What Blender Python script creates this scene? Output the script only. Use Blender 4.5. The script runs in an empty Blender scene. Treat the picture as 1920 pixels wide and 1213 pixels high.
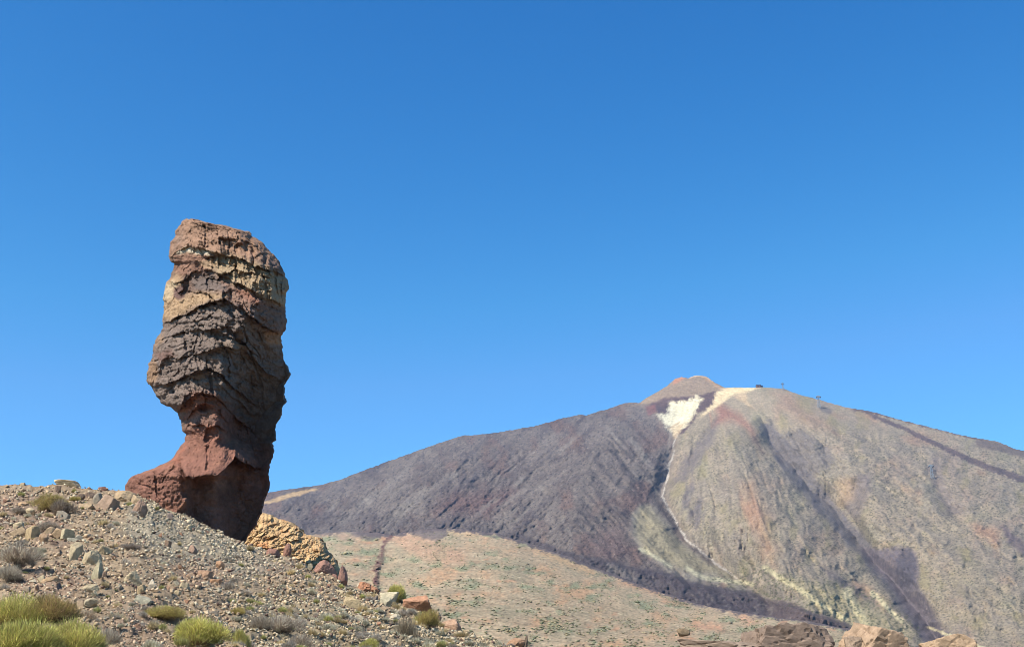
import bpy, bmesh, math, random
import numpy as np
from mathutils import Vector

random.seed(7)
rng = np.random.default_rng(7)

# ------------------------------------------------------------------ camera, sky, sun, exposure
SC = bpy.context.scene
F, CX, CY = 2200.0, 960.0, 606.5           # focal length and centre of the 1920 px wide photograph
PITCH = math.radians(18.0)
CP, SP = math.cos(PITCH), math.sin(PITCH)
cam_data = bpy.data.cameras.new('camera')
cam_data.sensor_width = 36.0
cam_data.lens = 36.0 * F / 1920.0
cam_data.clip_start, cam_data.clip_end = 0.1, 60000.0
cam = bpy.data.objects.new('camera', cam_data)
SC.collection.objects.link(cam)
cam.location = (0, 0, 0)
cam.rotation_euler = (math.pi / 2 + PITCH, 0, 0)
SC.camera = cam

SUN = Vector((-0.54, -0.45, 0.73)).normalized()   # direction towards the sun
world = bpy.data.worlds.new('World')
SC.world = world
world.use_nodes = True
wn, wl = world.node_tree.nodes, world.node_tree.links
bg = wn['Background']
sky_node = wn.new('ShaderNodeTexSky')
sky_node.sky_type = 'NISHITA'
sky_node.sun_disc = False
sky_node.sun_elevation = math.asin(SUN.z)
sky_node.sun_rotation = math.atan2(SUN.x, SUN.y)
sky_node.altitude = 2200
sky_node.air_density = 1.0
sky_node.dust_density = 0.0
sky_node.ozone_density = 8.0
# deep mountain-air blue: one response curve per channel, the same in every direction
sep = wn.new('ShaderNodeSeparateColor'); comb = wn.new('ShaderNodeCombineColor')
wl.new(sky_node.outputs[0], sep.inputs[0])
for ch, (gain, power, top) in enumerate(((1.17, 2.78, 1.1), (1.39, 1.45, 1.75), (1.94, 0.95, 3.0))):
    pw = wn.new('ShaderNodeMath'); pw.operation = 'POWER'; pw.inputs[1].default_value = power
    ml = wn.new('ShaderNodeMath'); ml.operation = 'MULTIPLY'; ml.inputs[1].default_value = gain
    wl.new(sep.outputs[ch], pw.inputs[0]); wl.new(pw.outputs[0], ml.inputs[0])
    lim = wn.new('ShaderNodeMath'); lim.operation = 'MULTIPLY'; lim.inputs[1].default_value = top     # stays neutral in the bright part round the sun
    mn = wn.new('ShaderNodeMath'); mn.operation = 'MINIMUM'
    wl.new(sep.outputs[ch], lim.inputs[0]); wl.new(ml.outputs[0], mn.inputs[0]); wl.new(lim.outputs[0], mn.inputs[1]); wl.new(mn.outputs[0], comb.inputs[ch])
wl.new(comb.outputs[0], bg.inputs[0])
bg.inputs[1].default_value = 0.069

sun_data = bpy.data.lights.new('sun', 'SUN')
sun_data.energy = 5.0
sun_data.angle = math.radians(0.5)
sun_data.color = (1.0, 0.955, 0.88)
sun = bpy.data.objects.new('sun', sun_data)
SC.collection.objects.link(sun)
sun.rotation_euler = SUN.to_track_quat('Z', 'Y').to_euler()

SC.view_settings.view_transform = 'Standard'
SC.view_settings.look = 'None'
SC.view_settings.exposure = 0.8
SC.view_settings.gamma = 1.0
SC.cycles.use_denoising = True
SC.cycles.pixel_filter_type = 'BLACKMAN_HARRIS'
SC.cycles.filter_width = 0.85

# ------------------------------------------------------------------ helpers: photo geometry
def z_of(v, Y):
    return Y * np.tan(PITCH + np.arctan((CY - v) / F))
def v_of(Y, z):
    return CY - F * np.tan(np.arctan2(z, Y) - PITCH)
def x_of(u, Y, z):
    return (u - CX) / F * (Y * CP + z * SP)
def at(u, v, Y):
    z = z_of(v, Y)
    return np.stack([x_of(u, Y, z), Y + 0 * z, z], -1)
def lut(pts):
    a = np.array(pts, float)
    return lambda x: np.interp(x, a[:, 0], a[:, 1])
ALBEDO = 0.48            # the colours below are read off sunlit surfaces; the surfaces themselves are darker
def lin(c):
    c = np.asarray(c, float) / 255.0
    return ALBEDO * np.where(c <= 0.04045, c / 12.92, ((c + 0.055) / 1.055) ** 2.4)
def sstep(a, b, x):
    t = np.clip((x - a) / (b - a), 0, 1)
    return t * t * (3 - 2 * t)

# ------------------------------------------------------------------ helpers: noise
_G = rng.normal(size=(256, 3)); _G /= np.linalg.norm(_G, axis=1, keepdims=True)
def _hash(ix, iy, iz, s):
    n = (ix.astype(np.int64) * 374761393 + iy.astype(np.int64) * 668265263 + iz.astype(np.int64) * 1440662683 + s * 974711) & 0xffffffff
    n = ((n ^ (n >> 13)) * 1274126177) & 0xffffffff
    return n ^ (n >> 16)
def noise(x, y, z=None, seed=0):
    if z is None: z = np.zeros_like(x) + 0.37
    x0, y0, z0 = np.floor(x), np.floor(y), np.floor(z)
    fx, fy, fz = x - x0, y - y0, z - z0
    w = lambda t: t * t * t * (t * (t * 6 - 15) + 10)
    wx, wy, wz = w(fx), w(fy), w(fz)
    out = 0
    for dx in (0, 1):
        for dy in (0, 1):
            for dz in (0, 1):
                g = _G[_hash(x0 + dx, y0 + dy, z0 + dz, seed) & 255]
                d = g[..., 0] * (fx - dx) + g[..., 1] * (fy - dy) + g[..., 2] * (fz - dz)
                out = out + d * (wx if dx else 1 - wx) * (wy if dy else 1 - wy) * (wz if dz else 1 - wz)
    return out * 1.6
def fbm(x, y, z=None, oct=4, seed=0, gain=0.5, ridged=False):
    a, s, o = 1.0, 0.0, 0.0
    for k in range(oct):
        n = noise(x * 2 ** k, y * 2 ** k, None if z is None else z * 2 ** k, seed + k * 17)
        if ridged: n = 1 - 2 * np.abs(n)
        o = o + a * n; s += a; a *= gain
    return o / s
def worley(x, y, z=None, seed=0):
    if z is None: z = np.zeros_like(x) + 0.5; rz = (0,)
    else: rz = (-1, 0, 1)
    x0, y0, z0 = np.floor(x), np.floor(y), np.floor(z)
    f1 = np.full(x.shape, 9.0); f2 = np.full(x.shape, 9.0); cid = np.zeros(x.shape)
    for dx in (-1, 0, 1):
        for dy in (-1, 0, 1):
            for dz in rz:
                cx, cy, cz = x0 + dx, y0 + dy, z0 + dz
                h = _hash(cx, cy, cz, seed)
                px = cx + (h & 1023) / 1023.0; py = cy + ((h >> 10) & 1023) / 1023.0
                pz = cz + ((h >> 20) & 1023) / 1023.0 if len(rz) > 1 else z
                d = np.sqrt((px - x) ** 2 + (py - y) ** 2 + (pz - z) ** 2)
                new = d < f1
                f2 = np.where(new, f1, np.minimum(f2, d)); cid = np.where(new, (h & 4095) / 4095.0, cid); f1 = np.where(new, d, f1)
    return f1, f2, cid

def facets(x, y, seed=0, A=1.0, B=1.0, crack=0.0):
    """broken blocks: every cell gets its own height and its own tilt"""
    x0, y0 = np.floor(x), np.floor(y)
    f1 = np.full(x.shape, 9.0); f2 = np.full(x.shape, 9.0); hh = np.zeros(x.shape)
    for dx in (-1, 0, 1):
        for dy in (-1, 0, 1):
            cx, cy = x0 + dx, y0 + dy
            h = _hash(cx, cy, cx * 0, seed); g = _hash(cx, cy, cx * 0 + 5, seed + 3)
            ox = x - (cx + (h & 1023) / 1023.0); oy = y - (cy + ((h >> 10) & 1023) / 1023.0)
            d = np.hypot(ox, oy); new = d < f1
            val = A * ((h >> 20 & 1023) / 1023.0 - .5) + B * (ox * ((g & 1023) / 511.5 - 1) + oy * ((g >> 10 & 1023) / 511.5 - 1))
            f2 = np.where(new, f1, np.minimum(f2, d)); hh = np.where(new, val, hh); f1 = np.where(new, d, f1)
    return hh - crack * sstep(.12, 0, f2 - f1)

# ------------------------------------------------------------------ helpers: shapes drawn on a surface
def poly_sd(u, v, poly):
    """signed distance in photo px, positive inside"""
    p = np.array(poly, float); d = np.full(u.shape, 1e9); ins = np.zeros(u.shape, bool)
    for i in range(len(p)):
        a, b = p[i], p[(i + 1) % len(p)]
        e = b - a; w0, w1 = u - a[0], v - a[1]
        t = np.clip((w0 * e[0] + w1 * e[1]) / (e @ e + 1e-9), 0, 1)
        d = np.minimum(d, np.hypot(w0 - t * e[0], w1 - t * e[1]))
        c = (a[1] > v) != (b[1] > v)
        xi = a[0] + (v - a[1]) * e[0] / (e[1] if abs(e[1]) > 1e-9 else 1e-9)
        ins ^= c & (u < xi)
    return np.where(ins, d, -d)
def line_d(u, v, line):
    """distance to a polyline and position along it (0..1)"""
    p = np.array(line, float); L = np.r_[0, np.cumsum(np.hypot(*np.diff(p, axis=0).T))]
    d = np.full(u.shape, 1e9); s = np.zeros(u.shape)
    for i in range(len(p) - 1):
        a, e = p[i], p[i + 1] - p[i]
        w0, w1 = u - a[0], v - a[1]
        t = np.clip((w0 * e[0] + w1 * e[1]) / (e @ e), 0, 1)
        dd = np.hypot(w0 - t * e[0], w1 - t * e[1]); new = dd < d
        s = np.where(new, (L[i] + t * (L[i + 1] - L[i])) / L[-1], s); d = np.where(new, dd, d)
    return d, s
def lay(col, c, m):
    col += (lin(c) - col) * np.clip(m, 0, 1)[..., None]

# ------------------------------------------------------------------ helpers: objects
COL = SC.collection
def mesh_np(name, V, Fc, C=None, smooth=False):
    me = bpy.data.meshes.new(name)
    V = np.asarray(V, np.float32); Fc = np.asarray(Fc, np.int32)
    k = Fc.shape[1]
    me.vertices.add(len(V)); me.vertices.foreach_set('co', V.ravel())
    me.loops.add(Fc.size); me.loops.foreach_set('vertex_index', Fc.ravel())
    me.polygons.add(len(Fc)); me.polygons.foreach_set('loop_start', np.arange(0, Fc.size, k, dtype=np.int32))
    me.polygons.foreach_set('loop_total', np.full(len(Fc), k, np.int32))
    if smooth: me.polygons.foreach_set('use_smooth', np.ones(len(Fc), bool))
    me.update(calc_edges=True)
    if C is not None:
        at_ = me.color_attributes.new('Col', 'FLOAT_COLOR', 'POINT')
        cc = np.ones((len(V), 4), np.float32); cc[:, :3] = C
        at_.data.foreach_set('color', cc.ravel())
    return me
def obj(name, me, mat=None, parent=None, **props):
    o = bpy.data.objects.new(name, me); COL.objects.link(o)
    if mat is not None and me is not None and not me.materials: me.materials.append(mat)
    if parent is not None: o.parent = parent
    for k, v_ in props.items(): o[k] = v_
    return o
def grid_faces(nr, nc, wrap=False):
    i = np.arange(nr - 1)[:, None]; j = np.arange(nc if wrap else nc - 1)[None, :]
    j2 = (j + 1) % nc
    a = i * nc + j; b = i * nc + j2; c = (i + 1) * nc + j2; d = (i + 1) * nc + j
    return np.stack([a, b, c, d], -1).reshape(-1, 4)

# ------------------------------------------------------------------ materials
def material(name, colour=None, attr=True, objcol=False, n_scale=4.0, n_amt=0.35, n2_scale=None, n2_amt=0.2, bump=0.0, bump_scale=8.0, rough=0.92, spec=0.15, translucent=0.0):
    m = bpy.data.materials.new(name); m.use_nodes = True
    n, l = m.node_tree.nodes, m.node_tree.links
    b = n['Principled BSDF']
    b.inputs['Roughness'].default_value = rough
    b.inputs['Specular IOR Level'].default_value = spec
    tc = n.new('ShaderNodeTexCoord')
    src = None
    if attr:
        a = n.new('ShaderNodeAttribute'); a.attribute_name = 'Col'; src = a.outputs['Color']
    if objcol:
        oi = n.new('ShaderNodeObjectInfo')
        if src is None: src = oi.outputs['Color']
        else:
            mx = n.new('ShaderNodeMix'); mx.data_type = 'RGBA'; mx.blend_type = 'MULTIPLY'; mx.inputs[0].default_value = 1
            l.new(src, mx.inputs[6]); l.new(oi.outputs['Color'], mx.inputs[7]); src = mx.outputs[2]
    if src is None:
        rg = n.new('ShaderNodeRGB'); rg.outputs[0].default_value = (*lin(colour), 1); src = rg.outputs[0]
    for sc_, am, det in ((n_scale, n_amt, 6.0), (n2_scale, n2_amt, 3.0)):
        if sc_ is None or am == 0: continue
        t = n.new('ShaderNodeTexNoise'); t.inputs['Scale'].default_value = sc_; t.inputs['Detail'].default_value = det; t.inputs['Roughness'].default_value = 0.65
        l.new(tc.outputs['Object'], t.inputs['Vector'])
        mr = n.new('ShaderNodeMapRange'); mr.inputs[1].default_value = 0.3; mr.inputs[2].default_value = 0.7
        mr.inputs[3].default_value = 1 - am; mr.inputs[4].default_value = 1 + am
        l.new(t.outputs['Fac'], mr.inputs[0])
        vm = n.new('ShaderNodeVectorMath'); vm.operation = 'SCALE'
        l.new(src, vm.inputs[0]); l.new(mr.outputs[0], vm.inputs['Scale']); src = vm.outputs[0]
    l.new(src, b.inputs['Base Color'])
    if bump:
        t = n.new('ShaderNodeTexNoise'); t.inputs['Scale'].default_value = bump_scale; t.inputs['Detail'].default_value = 8; t.inputs['Roughness'].default_value = 0.7
        l.new(tc.outputs['Object'], t.inputs['Vector'])
        bp = n.new('ShaderNodeBump'); bp.inputs['Strength'].default_value = 1.0; bp.inputs['Distance'].default_value = bump
        l.new(t.outputs['Fac'], bp.inputs['Height']); l.new(bp.outputs[0], b.inputs['Normal'])
    if translucent:
        tr = n.new('ShaderNodeBsdfTranslucent'); l.new(src, tr.inputs[0])
        ms = n.new('ShaderNodeMixShader'); ms.inputs[0].default_value = translucent
        l.new(b.outputs[0], ms.inputs[1]); l.new(tr.outputs[0], ms.inputs[2])
        l.new(ms.outputs[0], n['Material Output'].inputs['Surface'])
    return m
M_pillar = material('pillar_rock', n_scale=1.6, n_amt=0.28, n2_scale=9, n2_amt=0.18, bump=0.16, bump_scale=3.5)
M_mountain = material('mountain_slope', n_scale=0.07, n_amt=0.26, n2_scale=0.012, n2_amt=0.10, bump=7.0, bump_scale=0.05)
M_foothill = material('foothill_slope', n_scale=0.3, n_amt=0.30, n2_scale=0.03, n2_amt=0.14, bump=1.2, bump_scale=0.25)
M_ground = material('rubble_ground', n_scale=2.2, n_amt=0.30, n2_scale=11, n2_amt=0.22, bump=0.07, bump_scale=5)
M_scree = material('scree_stones', n_scale=5, n_amt=0.2, bump=0.03, bump_scale=9)
M_rock = material('loose_rock', attr=False, objcol=True, n_scale=2.0, n_amt=0.28, n2_scale=9, n2_amt=0.15, bump=0.05, bump_scale=6)
M_outcrop = material('outcrop_rock', n_scale=0.9, n_amt=0.2, n2_scale=6, n2_amt=0.2, bump=0.06, bump_scale=4)
M_leaf = material('shrub_leaf', objcol=True, n_amt=0, translucent=0.42, rough=0.6, spec=.3)
M_twig = material('shrub_twig', objcol=True, n_amt=0, rough=0.9)
M_plain = material('far_plain', colour=(150, 132, 110), attr=False, n_scale=0.01, n_amt=0.2)

# ------------------------------------------------------------------ far plain
def far_plain():
    bm = bmesh.new()
    n = 24; R = 7600
    for i in range(n + 1):
        for j in range(n + 1):
            bm.verts.new(((i / n - .5) * 2 * R, (j / n - .5) * 2 * R + 4000, -48))
    bm.verts.ensure_lookup_table()
    for i in range(n):
        for j in range(n):
            a = i * (n + 1) + j
            bm.faces.new([bm.verts[k] for k in (a, a + n + 1, a + n + 2, a + 1)])
    me = bpy.data.meshes.new('ground'); bm.to_mesh(me); bm.free()
    obj('ground', me, M_plain, kind='structure', label='flat plain spreading to the horizon around the volcano')
far_plain()

# ------------------------------------------------------------------ the volcano
SKY = lut([(200, 985), (400, 938), (490, 925), (540, 917), (600, 909), (640, 898), (700, 875), (760, 853), (830, 828), (862, 818), (872, 816), (890, 816), (930, 811), (1000, 799),
           (1060, 783), (1085, 777), (1100, 778), (1140, 766), (1165, 757), (1185, 754), (1199, 755), (1212, 746), (1225, 739), (1250, 724), (1266, 710), (1278, 707), (1290, 709),
           (1300, 705), (1312, 703), (1325, 706), (1340, 717), (1360, 727), (1380, 726), (1415, 727), (1430, 726), (1470, 729), (1500, 740), (1540, 750), (1580, 762), (1640, 773),
           (1700, 790), (1760, 805), (1800, 815), (1840, 823), (1870, 827), (1900, 840), (1920, 845), (2100, 905), (2400, 1000)])
YC = lut([(200, 3500), (870, 3900), (1190, 4150), (1310, 4500), (1430, 4200), (1900, 4000), (2400, 3900)])
G1 = [(1268, 812), (1262, 850), (1248, 905), (1243, 930), (1262, 970), (1290, 1015), (1340, 1055), (1390, 1090), (1440, 1130)]
G2 = [(1425, 775), (1450, 830), (1500, 890), (1555, 950), (1600, 1010), (1660, 1075), (1700, 1120), (1760, 1200)]
G3 = [(1655, 860), (1690, 930), (1740, 975), (1800, 1000), (1920, 1060)]
R1 = [(1188, 757), (1150, 800), (1112, 850), (1085, 920), (1070, 1000), (1100, 1060)]
R2 = [(1345, 750), (1358, 800), (1385, 880), (1420, 960), (1460, 1040), (1500, 1110)]
R3 = [(1440, 728), (1520, 790), (1620, 850), (1740, 940), (1900, 1050)]
R4 = [(880, 816), (840, 880), (780, 940), (700, 980)]
def tent(u, v, line, w, fade=0.0):
    d, s = line_d(u, v, line)
    return np.clip(1 - d / w, 0, 1) ** 1.15 * sstep(0, 0.18, s + fade)
def mountain():
    us = np.r_[np.linspace(330, 478, 30), np.arange(480, 1921, 2.0), np.linspace(1930, 2350, 50)]
    nr = 372
    V0 = 1245.0
    tt = np.linspace(0, 1, nr)
    U = np.repeat(us[None, :], nr, 0)
    sky = SKY(us) + fbm(us / 9, us * 0, oct=3, seed=3) * 2.2 * sstep(330, 600, us) * (1 - 0.25 * sstep(1190, 1210, us) * (1 - sstep(1580, 1640, us)))
    Vv = V0 + (sky[None, :] - V0) * tt[:, None] ** 0.9
    ug = np.arange(0, 2700, 4.0); ker = np.exp(-np.linspace(-2.2, 2.2, 61) ** 2); ker /= ker.sum()
    sm = np.interp(us, ug, np.convolve(np.pad(SKY(ug), 30, 'edge'), ker, 'valid'))
    ycs = np.interp(us, ug, np.convolve(np.pad(YC(ug), 30, 'edge'), ker, 'valid'))
    zc, z0, Y0, Yc = z_of(sm, ycs), z_of(V0, 1500.0), 1500.0, ycs
    tau = np.linspace(0, 1.25, 500)[:, None]
    YP = Y0 + (Yc - Y0)[None, :] * tau
    ZP = z0 + (zc - z0)[None, :] * (0.25 * tau + 0.75 * tau ** 1.35)
    VP = v_of(YP, ZP)
    Y = np.empty_like(U)
    for j in range(len(us)):
        vp = np.minimum.accumulate(VP[:, j])
        Y[:, j] = np.interp(Vv[:, j], vp[::-1], YP[::-1, j])
    # relief: gullies and spurs, moved along the line of sight so that they stay where the photo has them
    dx, dy = U - 1310, Vv - 640
    phi, rho = np.arctan2(dx, dy), np.hypot(dx, dy)
    wu = U + 14 * fbm(U / 70, Vv / 70, oct=3, seed=11); wv = Vv + 14 * fbm(U / 70, Vv / 70, oct=3, seed=12)
    h = 75 * tent(wu, wv, R1, 130) + 80 * tent(wu, wv, R2, 120) + 50 * tent(wu, wv, R3, 110, .1) + 30 * tent(wu, wv, R4, 110)
    h -= 66 * tent(wu, wv, G1, 75) + 90 * tent(wu, wv, G2, 75, .05) + 34 * tent(wu, wv, G3, 50)
    h -= 50 * tent(wu, wv, G2, 30, .05) + 30 * tent(wu, wv, G1, 26)
    for gl in ([(1475, 795), (1512, 860), (1548, 930)], [(1540, 825), (1562, 900), (1572, 950)], [(1606, 890), (1592, 955), (1612, 1010)], [(1360, 765), (1325, 815), (1285, 870), (1260, 915)], [(1745, 870), (1765, 930), (1800, 975)], [(1395, 985), (1410, 1040), (1432, 1090)], [(1590, 800), (1680, 860), (1800, 960)], [(1500, 1030), (1560, 1075), (1640, 1125)], [(1300, 930), (1312, 985), (1345, 1040)]):
        h -= 26 * tent(wu * .6 + U * .4, wv * .6 + Vv * .4, gl, 24)
    # fall lines: left of the R1 crest they run down-left, right of it down-right into the stream
    left = sstep(-25, 25, (np.interp(Vv, [p[1] for p in R1], [p[0] for p in R1]) - U))
    mid = (1 - left) * sstep(-20, 20, np.interp(Vv, [p[1] for p in G1], [p[0] for p in G1]) - U)
    a1 = (U + Vv * 1.15) ; b1 = (Vv - U * 0.87)       # streak coordinates, down-left
    a2 = (U - Vv * 0.95); b2 = (Vv + U * 0.95)        # streak coordinates, down-right
    s_left = fbm(a1 / 26, b1 / 240, oct=4, seed=21); s_mid = fbm(a2 / 22, b2 / 260, oct=4, seed=22)
    s_rad = fbm(phi * 16, rho / 190, oct=4, seed=23)
    streak = s_left * left + s_mid * mid + s_rad * (1 - left - mid)
    rr = fbm(phi * 11, rho / 150, oct=4, seed=31, ridged=True)
    amp = sstep(0, 0.12, 1 - tt)[:, None]
    flat_spur = sstep(60, 0, line_d(U, Vv, R2)[0])
    q1 = 30 * fbm(U / 60, Vv / 60, oct=3, seed=27); q2 = 30 * fbm(U / 60, Vv / 60, oct=3, seed=28); vary = sstep(-.35, .35, fbm(U / 55, Vv / 55, oct=2, seed=29))
    rl = fbm((a1 + q1) / 19, (b1 + q2) / 60, oct=4, seed=24, gain=.6, ridged=True); rm = fbm((a2 + q1) / 15, (b2 + q2) / 80, oct=4, seed=25, gain=.6, ridged=True)
    rq = fbm(phi * 26 + q1 / 26, (rho + q2) / 70, oct=4, seed=26, gain=.6, ridged=True)
    calm = sstep(150, 260, rho)
    ribs = (rl * left + rm * mid + rq * (1 - left - mid)) * (.35 + .65 * vary) * (.15 + .85 * calm)
    h += amp * (((20 - 8 * (1 - left - mid)) * streak + (10 + 5 * (1 - left - mid)) * ribs + 8 * rr * (1 - left)) * (.3 + .7 * calm) + 13 * fbm(U / 34, Vv / 30, oct=5, seed=41, ridged=True) * (.3 + .7 * calm))
    lava = np.maximum(left, 0) * 1.0
    h += amp * lava * 8 * fbm(U / 10, Vv / 9, oct=4, seed=42, gain=.6, ridged=True)
    # lava tongue at the mountain's foot
    LT = [(560, 960), (640, 962), (760, 968), (850, 975), (960, 992), (1060, 1030), (1190, 1063), (1270, 1076), (1300, 1092), (1400, 1108), (1500, 1137), (1590, 1168), (1605, 1182), (1500, 1190), (1300, 1170), (1000, 1100), (560, 1060)]
    sdl = poly_sd(wu * .35 + U * .65, wv * .35 + Vv * .65, LT)
    h += 20 * sstep(-2, 9, sdl) * sstep(1040, 1120, U) + sstep(-2, 9, sdl) * 7 * fbm(U / 10, Vv / 8, oct=4, seed=43, ridged=True)
    h += 1.8 * fbm(U / 4, Vv / 4, oct=2, seed=44)
    dY = -h * 2.1 * amp
    Yn = np.maximum.accumulate(Y + dY, axis=0) * .92 + (Y + dY) * .08      # no ledge hides the slope behind it
    P = at(U, Vv, Yn)
    # colours of rock, pumice and scrub
    n1 = fbm(U / 46, Vv / 46, oct=4, seed=51); n2 = fbm(U / 7, Vv / 6, oct=3, seed=52); n3 = fbm(U / 2.6, Vv / 2.2, oct=2, seed=53)
    C = np.ones(U.shape + (3,)) * lin((166, 154, 134))
    lay(C, (154, 150, 126), sstep(0.0, 0.5, n1) * .6)
    lay(C, (176, 150, 130), sstep(0.05, 0.5, -n1) * .6)
    lay(C, (150, 138, 128), sstep(-.1, .5, s_rad) * .3)
    # scrub speckle
    f1, f2, cid = worley(U / 5.2, Vv / 3.6, seed=5)
    scrub = sstep(.42, .18, f1) * (cid > .35) * (1 - left) * (1 - mid) * sstep(760, 860, Vv)
    lay(C, (100, 98, 78), scrub * .9)
    lay(C, (190, 178, 152), sstep(.35, .8, n3) * .45)
    lay(C, (142, 134, 126), sstep(.0, .6, ribs) * .5)
    lay(C, (186, 172, 148), sstep(.15, .6, -ribs) * .4)
    lay(C, (150, 142, 104), sstep(.1, .5, fbm(U / 30, Vv / 40, oct=5, seed=55)) * .55)
    lay(C, (176, 136, 112), sstep(.2, .55, fbm(phi * 9, rho / 120, oct=5, seed=56)) * .6)
    # grey lava flank
    lav = np.clip(left + mid, 0, 1) * sstep(-6, 6, -poly_sd(wu, wv, [(1195, 940), (1180, 960), (1200, 1040), (1300, 1100), (1460, 1140), (1330, 1060), (1260, 990), (1225, 945)]))
    lay(C, (140, 126, 114), lav)
    lay(C, (108, 98, 95), lav * sstep(.0, .6, streak + .5 * n2) * .8)
    lay(C, (158, 146, 132), lav * sstep(.08, .5, -streak + .3 * n2) * .8)
    lay(C, (96, 82, 78), lav * sstep(.1, .6, ribs + .3 * n2) * .55)
    lay(C, (136, 108, 94), lav * sstep(.05, .4, n1) * .65)
    lay(C, (128, 96, 86), lav * sstep(0, 40, poly_sd(wu, wv, [(760, 980), (820, 920), (960, 890), (1000, 910), (930, 985)])) * .7)
    lay(C, (128, 100, 92), lav * sstep(0, 50, poly_sd(wu, wv, [(1080, 1060), (1110, 960), (1180, 960), (1230, 1060), (1130, 1090)])) * .6)
    lay(C, (176, 162, 128), sstep(-8, 10, poly_sd(wu, wv, [(1196, 945), (1215, 945), (1262, 1000), (1330, 1060), (1400, 1092), (1300, 1075), (1205, 1040), (1195, 990)])) * .9)
    f1b, _, cidb = worley(U / 5, Vv / 4, seed=6)
    lay(C, (66, 56, 58), lav * sstep(.34, .16, f1b) * (cidb > .62) * .8)
    lay(C, (172, 160, 146), lav * sstep(.3, .12, f1b) * (cidb < .10) * .8)
    for a, b, w in (((1085, 815), (1030, 862), 3), ((1000, 905), (915, 965), 4), ((940, 925), (880, 975), 3), ((1003, 905), (1024, 925), 4), ((1060, 985), (1078, 1010), 3), ((860, 880), (840, 905), 4), ((770, 935), (745, 960), 3), ((1160, 795), (1230, 880), 2), ((1185, 830), (1240, 900), 2), ((985, 890), (960, 915), 3), ((700, 930), (660, 955), 4), ((1130, 790), (1180, 850), 2)):
        d, s = line_d(wu * .3 + U * .7, wv * .3 + Vv * .7, [a, b])
        lay(C, (168, 156, 142), sstep(w + 4, w * .2, d + 6 * n2 + 3 * n3) * sstep(0, .25, s) * sstep(1, .6, s) * .55)
    # lava tongue
    tm = sstep(-4, 6, sdl + 6 * n2)
    lay(C, (96, 84, 82), tm * (.35 + .6 * sstep(900, 1040, U)))
    lay(C, (132, 122, 114), tm * sstep(.1, .5, n2 + .4 * n1) * .6)
    lay(C, (156, 146, 134), tm * sstep(0, 12, poly_sd(wu, wv, [(1130, 1050), (1200, 1075), (1300, 1105), (1330, 1125), (1260, 1120), (1140, 1085)])) * (.6 + .6 * n2))
    # stream of pale gravel
    d, s = line_d(U + 7 * fbm(U / 22, Vv / 22, oct=2, seed=54), Vv + 1.5 * n3, G1[:8])
    lay(C, (204, 196, 184), sstep(2.9, .5, d - 2.4 * n2 - 1.2 * n3) * sstep(1.02, .9, s) * (1.0 + .3 * n3))
    d, s = line_d(U + 2 * n2, Vv, [(1257, 812), (1252, 850), (1244, 900), (1240, 925)])
    lay(C, (172, 160, 148), sstep(4, 1, d) * .5)
    d, s = line_d(wu, wv, [(1330, 1040), (1400, 1090), (1450, 1140)])
    lay(C, (170, 160, 140), sstep(6, 2, d) * .4)
    # blue-grey patches along the gullies, mostly right of the central spur
    for poly, c, st in (([(1425, 800), (1445, 790), (1530, 900), (1600, 985), (1680, 1080), (1760, 1190), (1735, 1200), (1650, 1090), (1560, 985), (1470, 880)], (112, 108, 112), .85),
                        ([(1455, 815), (1500, 800), (1555, 840), (1560, 870), (1520, 890), (1480, 860)], (122, 116, 114), .75),
                        ([(1590, 900), (1625, 890), (1630, 920), (1605, 980), (1580, 960)], (124, 114, 114), .65),
                        ([(1610, 1030), (1690, 1025), (1715, 1040), (1720, 1090), (1750, 1150), (1790, 1200), (1730, 1200), (1680, 1110)], (116, 108, 114), .9),
                        ([(1680, 1050), (1705, 1030), (1718, 1060), (1705, 1110), (1685, 1095)], (92, 88, 96), .8),
                        ([(1740, 880), (1755, 860), (1770, 910), (1800, 955), (1780, 965)], (128, 118, 116), .6),
                        ([(1535, 1060), (1560, 1075), (1620, 1110), (1640, 1125), (1600, 1115)], (112, 104, 104), .8),
                        ([(1360, 760), (1330, 800), (1285, 860), (1262, 910), (1285, 895), (1335, 830)], (122, 114, 112), .8),
                        ([(1282, 930), (1296, 905), (1290, 945), (1275, 965)], (110, 104, 110), .7),
                        ([(1296, 960), (1312, 938), (1318, 965), (1305, 990)], (110, 104, 110), .7),
                        ([(1880, 990), (1925, 1020), (1925, 1045), (1890, 1010)], (112, 100, 104), .8)):
        lay(C, c, sstep(-6, 8, poly_sd(wu * .5 + U * .5 + 6 * n2, wv * .5 + Vv * .5 + 5 * n2, poly) + 9 * ribs) * (st + .35 * n2))
    # reddish spur head and pink slopes
    lay(C, (158, 112, 98), sstep(-8, 14, poly_sd(wu, wv, [(1335, 755), (1350, 750), (1400, 790), (1410, 815), (1370, 790), (1335, 800), (1340, 775)])) * .75)
    lay(C, (160, 118, 104), sstep(-8, 14, poly_sd(wu, wv, [(1380, 770), (1420, 810), (1440, 850), (1410, 830)])) * .6)
    lay(C, (172, 136, 112), sstep(-10, 25, poly_sd(wu, wv, [(1440, 735), (1480, 735), (1600, 830), (1560, 820), (1480, 780)])) * .5)
    lay(C, (178, 140, 114), sstep(-10, 25, poly_sd(wu, wv, [(1380, 900), (1420, 890), (1470, 1040), (1430, 1060)])) * .45)
    lay(C, (184, 158, 126), sstep(-8, 14, poly_sd(wu, wv, [(1560, 900), (1600, 890), (1600, 940), (1570, 960)])) * .6)
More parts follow.
